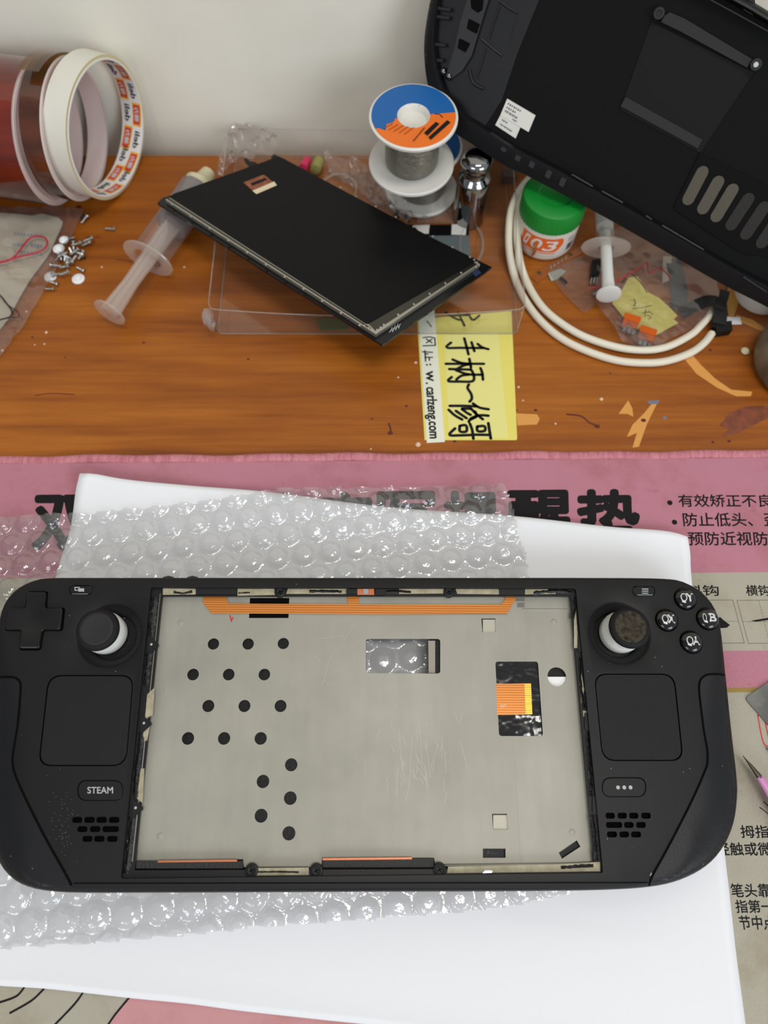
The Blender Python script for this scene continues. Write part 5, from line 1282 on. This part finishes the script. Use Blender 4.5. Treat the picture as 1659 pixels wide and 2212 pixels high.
hw(mb := MB(), [[(550, 1285), (640, 1290)], [(572, 1275), (578, 1370)], [(600, 1305), (572, 1305)], [(572, 1335), (640, 1335)], [(610, 1335), (612, 1362)]], .46, .7); mb.build('handwritten_character', M['ink'], stp)
def cq(x0, y0, x1, y1, sk): return [T(*cp(*p), .46) for p in ((x1, y0), (x1+sk, y1), (x0+sk, y1), (x0, y0))]
hw(mb := MB(), [[(588, 1400), (592, 1403)], [(618, 1398), (622, 1401)]], .46, .9); mb.build('handwritten_dot', M['ink'], stp)
text_on(MB(), 'w', cq(578, 1458, 640, 1548, 8), .05).build('handwritten_letter', M['ink'], stp)
text_on(MB(), '. carlzeng.com', cq(552, 1562, 668, 2060, 36), .03).build('handwritten_letter', M['ink'], stp)

# ------------------------------------------------------------------ small syringe and zip bags at the right
syringe('syringe', 'small clear syringe with white plunger, standing out from under the leaning back shell', T(1315, 638, 13), T(1309, 533, 14), T(1303, 432, 14), 5.0, 3.4, 6.2, 12.6, True)
zb = thing('zip_bag', 'clear zip bag with yellow note and orange fuses under the small syringe', 'bag', (140, 235, 0))
film_sheet('film', [(1300, 505), (1345, 490), (1420, 520), (1545, 600), (1560, 660), (1480, 720), (1432, 742), (1385, 752), (1345, 742), (1292, 660), (1285, 600)], 4.2, 2.2, M['bag'], None, None, parent=zb, seed=31)
z2 = film_sheet('zip_bag', [(1183, 590), (1240, 560), (1300, 540), (1300, 650), (1262, 680), (1250, 670), (1215, 635)], .6, 1.8, M['bag'], 'small empty clear bag left of the small syringe', 'bag', seed=37)
yn = flat(MB(), [(1322, 655), (1338, 636), (1358, 600), (1376, 598), (1400, 632), (1425, 645), (1463, 682), (1455, 690), (1465, 698), (1418, 724), (1390, 722), (1350, 690)], 1.6, .25).build('note', M['note'])
tag(yn, 'yellow note with scribbled characters inside the right zip bag', 'note')
ROOT[yn.name] = Vector(yn.location)/MM
strokes(mb := MB(), [[(1362, 648), (1374, 652), (1368, 660)], [(1370, 645), (1372, 662)], [(1366, 667), (1390, 664), (1408, 660)], [(1388, 676), (1402, 674)], [(1395, 668), (1393, 684)], [(1402, 672), (1410, 680)], [(1398, 680), (1406, 686), (1400, 690)]], lambda x, y: T(x, y, 1.9), .4); mb.build('scribble', M['ink'], yn)
for x, y, lab in ((1360, 700, 'orange blade fuse in the zip bag, nearer the small syringe'), (1394, 727, 'orange blade fuse in the zip bag, at the white cable')):
    f_ = thing('fuse', lab, 'fuse', T(x, y, 1.5), 'orange fuses in the bag')
    def fp(dx, dy, z): 
        ca, sa = math.cos(-.38), math.sin(-.38); c = T(x, y, 2); return (c.x+dx*ca-dy*sa, c.y+dx*sa+dy*ca, z)
    MB().prism([fp(*p, 2.2) for p in rounded([(-4.2, -.5), (4.2, -.5), (4.4, 3.4), (-4.4, 3.4)], .8, 4)], (0, 0, 3.4)).build('cap', M['orange_fuse'], f_)
    MB().prism([fp(*p, 2.5) for p in [(-3.8, -4.2), (3.8, -4.2), (4.0, -.4), (-4.0, -.4)]], (0, 0, 2.6)).build('body', P('orange_body', (214, 116, 70), .25, trans=.4), f_)
    for k in (-2.6, -.2, 2.2): MB().prism([fp(*p, 3.4) for p in [(k, -7.2), (k+1.5, -7.2), (k+1.5, -4.2), (k, -4.2)]], (0, 0, .7)).build('blade', M['steel'], f_)
tag(MB().tube([T(x, y, 7.6) for x, y in smooth_open([(1270, 622), (1300, 618), (1345, 600), (1385, 575), (1398, 568), (1402, 590), (1420, 580), (1432, 583), (1448, 600)], 60)], .32, 8).build('wire', M['wire_red']), 'thin red wire lying on the right zip bag', 'wire')
tag(MB().tube([T(x, y, 7.4) for x, y in smooth_open([(1345, 610), (1360, 590), (1385, 612), (1398, 632)], 30)], .22, 6).build('wire', M['wire_blk']), 'thin black wire crossing the yellow note in the zip bag', 'wire')
pb = MB()
ribbon3(pb, [(1452, 560), (1462, 600), (1468, 640), (1464, 668)], 8.5, [1.2, 1.4, 1.4, 1.2]); tag(pb.build('flex_cable', P('dark_grey_flex', (44, 46, 52), .45)), 'dark grey flat flex cable inside the zip bag', 'cable')
tag(flat(MB(), [(1432, 555), (1450, 555), (1448, 605), (1430, 612)], 1.0, .5).build('plastic_strip', M['cream_tip']), 'cream strip beside the dark grey flex in the zip bag', 'strip')
for x, y, a, lab in ((1284, 590, 1.9, 'black component with metal legs behind the small syringe plunger'),):
    c_t = thing('component', lab, 'component', T(x, y, 2.6)); MB().prism([T(p, q, 2.7) for p, q in [(1277, 568), (1296, 566), (1292, 600), (1274, 602)]], (0, 0, 2.5)).build('body', M['blk_conn'], c_t)
    for k in range(3): MB().tube([T(1279+k*6, 600, 4), T(1276+k*6.5, 612, 3.2)], .5, 8).build('leg', M['steel'], c_t)
tag(MB().tube([T(1280, 636, 3.4), T(1306, 622, 4.0)], 1.0, 10).build('pin', M['steel']), 'short grey metal pin left of the small syringe', 'pin')
wc = flat(MB(), [(1183, 592), (1210, 582), (1222, 588), (1205, 604), (1190, 608)], .5, .8).build('plastic_piece', P('pale_green_plastic', (176, 180, 164), .5)); tag(wc, 'pale plastic fragment below the flux jar', 'fragment')
tag(MB().tube([T(1210, 601, 1.4), T(1224, 612, 1.4)], .9, 8).build('pin', M['wire_blk']), 'short dark pin beside the pale fragment below the jar', 'pin')
# amber flex strip below the jar
af = thing('flex_board', 'amber flex circuit strip with soldered pads in front of the flux jar', 'circuit board', T(1200, 580, .3))
flat(MB(), [(1148, 600), (1160, 588), (1185, 572), (1240, 540), (1275, 518), (1285, 530), (1250, 552), (1195, 585), (1180, 598), (1160, 612)], .35, .25).build('film', M['amber_flex'], af)
for k in range(5): MB().lathe([(.9, 0), (.6, .5), (.01, .6)], T(1190+k*8, 577-k*5, .6), (0, 0, 1), 12).build('pad', M['steel'], af)
for x, y in ((1165, 590), (1232, 550)): MB().lathe([(1.3, 0), (1.2, .06), (.01, .07)], T(x, y, .6), (0, 0, 1), 16).build('hole', P('hole_dark', (70, 66, 40), .5), af)
tag(MB().box((-4, -3, 0), (4, 3, 5), lambda v: (T(1098, 388, 0).x+v[0], T(1098, 388, 0).y+v[1], v[2])).build('connector', P('grey_brown_plastic', (96, 82, 78), .5)), 'small grey-brown connector block under the leaning shell, right of the weight', 'connector')

# ------------------------------------------------------------------ right edge: lid, tin, bits
p = T(1632, 648, 0)
tag(MB().lathe([(.01, 7.5), (11.5, 7.5), (13.2, 6.8), (13.8, 5), (13.8, .4), (13, .2)], (p.x+3, p.y+4, 0), (0, 0, 1), 56).build('lid', M['white_plastic']), 'white round plastic lid under the leaning shell at the right edge', 'lid')
tag(flat(MB(), [(1568, 650), (1572, 612), (1594, 612), (1596, 650), (1584, 686), (1572, 682)], .3, .6).build('plastic_strip', P('ochre_plastic', (190, 134, 50), .4)), 'ochre yellow strip between the flex cable and white lid', 'strip')
tag(flat(MB(), [(1568, 684), (1598, 686), (1602, 701), (1568, 702)], .1, .3).build('paper_scrap', M['paper']), 'small white paper scrap right of the black plug', 'paper')
tag(MB().lathe([(.01, 0), (1.9, .1), (2.2, 1.0), (1.4, 1.9), (.01, 2)], T(1608, 760, 0), (0, 0, 1), 14).build('plastic_crumb', M['cream_tip']), 'cream plastic crumb left of the tarnished tin', 'fragment')
tc_ = T(1735, 792, 0)
tn_ = thing('tin', 'tarnished round metal tin cut by the right photo edge', 'tin', (tc_.x, tc_.y, 0))
MB().lathe([(.01, .2), (23, .2), (25.5, 1.5), (26.8, 5), (26.8, 13), (25.8, 16.5), (24, 17.5)], (tc_.x, tc_.y, 0), (0, 0, 1), 80).build('body', M['tin'], tn_)
MB().lathe([(25.6, 16.6), (26.0, 17.4), (24.5, 18.6), (20, 19), (.01, 19)], (tc_.x, tc_.y, 0), (0, 0, 1), 80).build('lid', M['tin'], tn_)
# spatula and tweezers on the mat
sp2 = MB().prism([T(x, y, 3.6) for x, y in [(1622, 1500), (1700, 1446), (1800, 1560), (1740, 1655), (1622, 1520), (1615, 1511), (1616, 1505)]], (0, 0, .5)).build('spatula', M['spatula']); 
tag(sp2, 'worn steel spatula blade corner on the mat at the right edge', 'spatula')
sp2.location.z = 2.1*MM
tz = thing('tweezers', 'pink-handled tweezers with fine steel tip pointing at the console grip', 'tweezers', T(1640, 1680, 2))
for d in (0, 1):
    MB().tube([T(1604, 1632, 6+d*.3), T(1622, 1654, 6.2+d*.8), T(1645-d*2, 1684-d*3, 6+d*1.6)], [.12, .7, 1.25], 10, flat=.7).build('tip', M['tweezer'], tz)
    MB().tube([T(1643-d*2, 1682-d*4, 6+d*1.6), T(1660, 1706, 5+d*3), T(1700, 1775, 3.4+d*5), T(1760, 1880, 3+d*5)], [1.35, 1.8, 2.4, 2.6], 12, flat=.55).build('handle', M['pink_handle'], tz)
tz2 = thing('tweezers', 'dark steel tweezers tip at the right edge above the pink-handled tweezers', 'tweezers', T(1690, 1650, 2))
MB().tube([T(1654, 1614, 3), T(1672, 1628, 3.6), T(1720, 1662, 4.6), T(1800, 1720, 4.6)], [.12, .8, 1.6, 2.4], 10, flat=.6).build('tip', M['tweezer'], tz2)

# ------------------------------------------------------------------ leaning back shell
def dpt(x, y, d): return EYE+ray(x, y)*d
A_, B_, C_ = dpt(1000, 260, 352), dpt(1659, 660, 352), dpt(1600, 30, 298)
SN = (B_-A_).cross(C_-A_).normalized()
if SN.dot(EYE-A_) < 0: SN = -SN
def sp(x, y, w=0.0): return onplane(x, y, A_+SN*w, SN)
BS = thing('console_back_shell', 'black console back shell leaning on the wall, inner side with vents facing out', 'console shell', sp(1400, 320, -8))
SO = [(1020, 314), (1091, 360), (1139, 382), (1262, 447), (1400, 524), (1547, 609), (1656, 665), (1760, 724), (1840, 765), (1900, 775), (1945, 745), (1975, 680), (1992, 590), (1990, 480), (1970, 370), (1930, 270), (1870, 195), (1780, 96), (1659, 22), (1600, -12), (1500, -62), (1400, -85), (1250, -160), (1130, -205),
      (1075, -215), (1020, -198), (978, -150), (948, -75), (926, 10), (915, 85), (916, 140), (924, 190), (942, 238), (975, 283)]
e1 = (B_-A_).normalized(); e2 = SN.cross(e1)
def s2(p): q = p-A_; return (q.dot(e1), q.dot(e2))
def s3(x, y, w): return A_+e1*x+e2*y+SN*w
so2 = smooth_closed([s2(sp(x, y, 0)) for x, y in SO], 220); NS = len(so2)
ars = sum(so2[i-1].x*so2[i].y-so2[i].x*so2[i-1].y for i in range(NS))
def sin_(i):
    t = (so2[(i+2) % NS]-so2[i-2]).normalized(); n_ = Vector((-t.y, t.x)); return n_ if ars > 0 else -n_
sni = [sin_(i) for i in range(NS)]
# band between the outer edge and the inner ridge: wide along the lower edge and at the grip end
rw = []
for i in range(NS):
    down = max(0, -sni[i].y*-1) if False else max(0, sni[i].y)
    rw.append(2.2+6.2*down)
for _ in range(8): rw = [(rw[i-1]+2*rw[i]+rw[(i+1) % NS])/4 for i in range(NS)]
prof = [(lambda i: 6.0, -11.0), (lambda i: 2.2, -9.0), (lambda i: .5, -5.5), (lambda i: 0, -2.0), (lambda i: .5, .4), (lambda i: rw[i]*.5, 1.6), (lambda i: rw[i], 2.6), (lambda i: rw[i]+.7, 2.7), (lambda i: rw[i]+1.2, 2.0), (lambda i: rw[i]+1.6, -4.2)]
rgs = [[s3(so2[i].x+sni[i].x*f(i), so2[i].y+sni[i].y*f(i), w) for i in range(NS)] for f, w in prof]
sm_ = MB()
for a, b in zip(rgs, rgs[1:]): sm_.add(a+b, [(i, (i+1) % NS, NS+(i+1) % NS, NS+i) for i in range(NS)])
sm_.add(rgs[0], [tuple(range(NS))])
sm_.build('outer_shell', M['shell_in'], BS, smooth=50)
MB().add(rgs[-1], [tuple(range(NS))]).build('floor_sheet', M['shell_floor'], BS)
WF = -4.2
def spl(name, px, mat, w=WF, h=.4, par=None): return MB().prism([sp(x, y, w) for x, y in px], SN*h).build(name, mat, par or BS)
dk = P('shell_dark', (14, 14, 15), .5); lt_ = P('shell_rib', (26, 27, 30), .45, spec=.4)
spl('insulation_sheet', [(1407, 48), (1628, 156), (1512, 330), (1340, 236)], P('sheet_black', (17, 18, 17), .6, spec=.2))
spl('foam_strip', [(1436, 34), (1447, 27), (1478, 40), (1624, 128), (1613, 146), (1466, 66), (1428, 48)], M['shell_foam'], h=2.2)
spl('foam_strip', [(1352, 209), (1517, 301), (1507, 320), (1341, 229)], M['shell_foam'], h=1.2)
for x, y, white in ((1424, 29, 0), (1632, 139, 1)):
    bo = MB().lathe([(2.3, 0), (2.3, 3.4), (1.2, 3.5), (1.1, 2.6), (.01, 2.6)], sp(x, y, WF), SN, 24).build('screw_boss', dk, BS)
    if white: MB().lathe([(1.1, 3.0), (.01, 3.2)], sp(x, y, WF), SN, 16).build('bright_end', M['print_white'], bo)
spl('vent_panel', [(1512, 330), (1700, 420), (1700, 560), (1600, 545), (1455, 450)], P('vent_panel_black', (12, 12, 12), .55, spec=.1), h=.8)
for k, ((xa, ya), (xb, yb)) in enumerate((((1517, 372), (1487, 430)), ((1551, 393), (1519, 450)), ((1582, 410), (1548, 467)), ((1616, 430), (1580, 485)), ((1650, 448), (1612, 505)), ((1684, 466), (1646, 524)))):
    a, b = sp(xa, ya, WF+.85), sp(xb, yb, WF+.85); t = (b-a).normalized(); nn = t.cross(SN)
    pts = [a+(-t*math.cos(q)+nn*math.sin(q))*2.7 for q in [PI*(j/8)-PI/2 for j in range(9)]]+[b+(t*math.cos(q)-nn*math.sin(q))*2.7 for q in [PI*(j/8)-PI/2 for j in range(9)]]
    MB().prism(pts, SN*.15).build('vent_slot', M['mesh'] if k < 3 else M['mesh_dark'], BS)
stk1 = spl('sticker', [(1096, 213), (1157, 249), (1142, 285), (1081, 249)], M['sticker'], h=.5)
stk2 = spl('sticker', [(1082, 247), (1125, 273), (1114, 299), (1070, 270)], M['sticker'], h=.3)
def txtline(x0, y0, n, dx, dy, par, w=WF+.55, hgt_=4):
    mb = MB()
    for i in range(n):
        x, y = x0+i*dx, y0+i*dy; L_ = 2.6
        mb.prism([sp(x, y, w), sp(x+dx*.62, y+dy*.62, w), sp(x+dx*.62-hgt_*.45*(.5+.5*(i % 3)/2), y+dy*.62+hgt_*.9*(.6+.4*(i % 2)), w), sp(x-hgt_*.45, y+hgt_*.9, w)], SN*.03)
    mb.build('small_print', M['ink_grey'], par)
txtline(1098, 222, 7, 4.2, 2.5, stk1); txtline(1095, 230, 5, 4.2, 2.5, stk1); txtline(1092, 237, 9, 3.1, 1.9, stk1, hgt_=5); txtline(1108, 256, 3, 3.4, 2.0, stk1)
txtline(1085, 257, 4, 3, 1.8, stk2, WF+.35); txtline(1081, 266, 9, 3, 1.9, stk2, WF+.35)
# grip end: strip with holes, ribs, ridges
spl('grip_liner', [(985, -160), (1190, -180), (1165, 0), (1120, 110), (1085, 215), (1040, 285), (985, 250), (950, 200), (935, 140), (934, 85), (945, 10)], P('liner_black', (11, 12, 14), .4, spec=.25), h=.5)
st_ = spl('rib_strip', [(1032, -60), (1080, -60), (1052, 20), (1040, 60), (1022, 120), (1002, 152), (975, 172), (966, 165), (985, 105), (998, 45)], lt_, h=3.2)
for q in ([(1016, -4), (1045, 0), (1042, 22), (1032, 28), (1018, 18)], [(1012, 40), (1037, 52), (1030, 74), (1008, 62)], [(992, 82), (1016, 94), (1006, 114), (988, 104)]):
    MB().prism([sp(x, y, WF+3.25) for x, y in rounded(q, 3, 4)], SN*.06).build('hole', M['gap'], st_)
def ridge(px, r, h): MB().tube([sp(x, y, WF+h) for x, y in smooth_open(px, 24)], r, 8).build('rib', lt_, BS)
ridge([(1079, 12), (1066, 50), (1056, 84)], .5, 1.2); ridge([(1049, 106), (1040, 136), (1029, 170)], .5, 1.2)
ridge([(1040, 84), (1058, 100), (1084, 120)], .6, 1.0); ridge([(1078, 2), (1100, 18), (1118, 28)], .6, .8); ridge([(1014, 150), (1022, 178), (1045, 192)], .8, 1.0)
ridge([(1120, 30), (1108, 66), (1100, 95)], .4, .5)
for y in (8, 26, 85, 118): ridge([(930-y*.1, y), (948-y*.12, y+10), (975-y*.15, y+14)], .8, 4.6)
for x, y in ((960, 155), (972, 165)): MB().lathe([(.01, 5.5), (1.5, 4.6), (1.9, 2), (1.9, 0)], sp(x, y, WF), SN, 16).build('post', M['gloss_black'], BS)
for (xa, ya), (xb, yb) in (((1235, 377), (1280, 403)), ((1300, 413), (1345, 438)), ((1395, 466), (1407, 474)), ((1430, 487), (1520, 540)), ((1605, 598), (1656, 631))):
    MB().tube([sp(xa, ya, 2.9), sp(xb, yb, 2.9)], .45, 8).build('edge_glint', P('edge_highlight_grey', (34, 35, 37), .35, spec=.4), BS)  # lighter tubes laid along the ridge as its painted highlight
for x, y in ((1150, 340), (1185, 362), (1215, 380), (1090, 305), (1120, 325)): MB().prism([sp(x+a, y+b, 1.2) for a, b in ((0, 0), (10, 6), (2, 24), (-8, 18))], SN*1.2).build('clip', dk, BS)
spl('top_tab', [(1598, -30), (1626, -30), (1630, 18), (1624, 34), (1604, 22)], M['blk_conn'], w=-4, h=4)
sv = P('worn_grey_edge', (46, 46, 47), .5)
ridge([(1535, 0), (1590, 30), (1659, 68)], .35, 6.2)
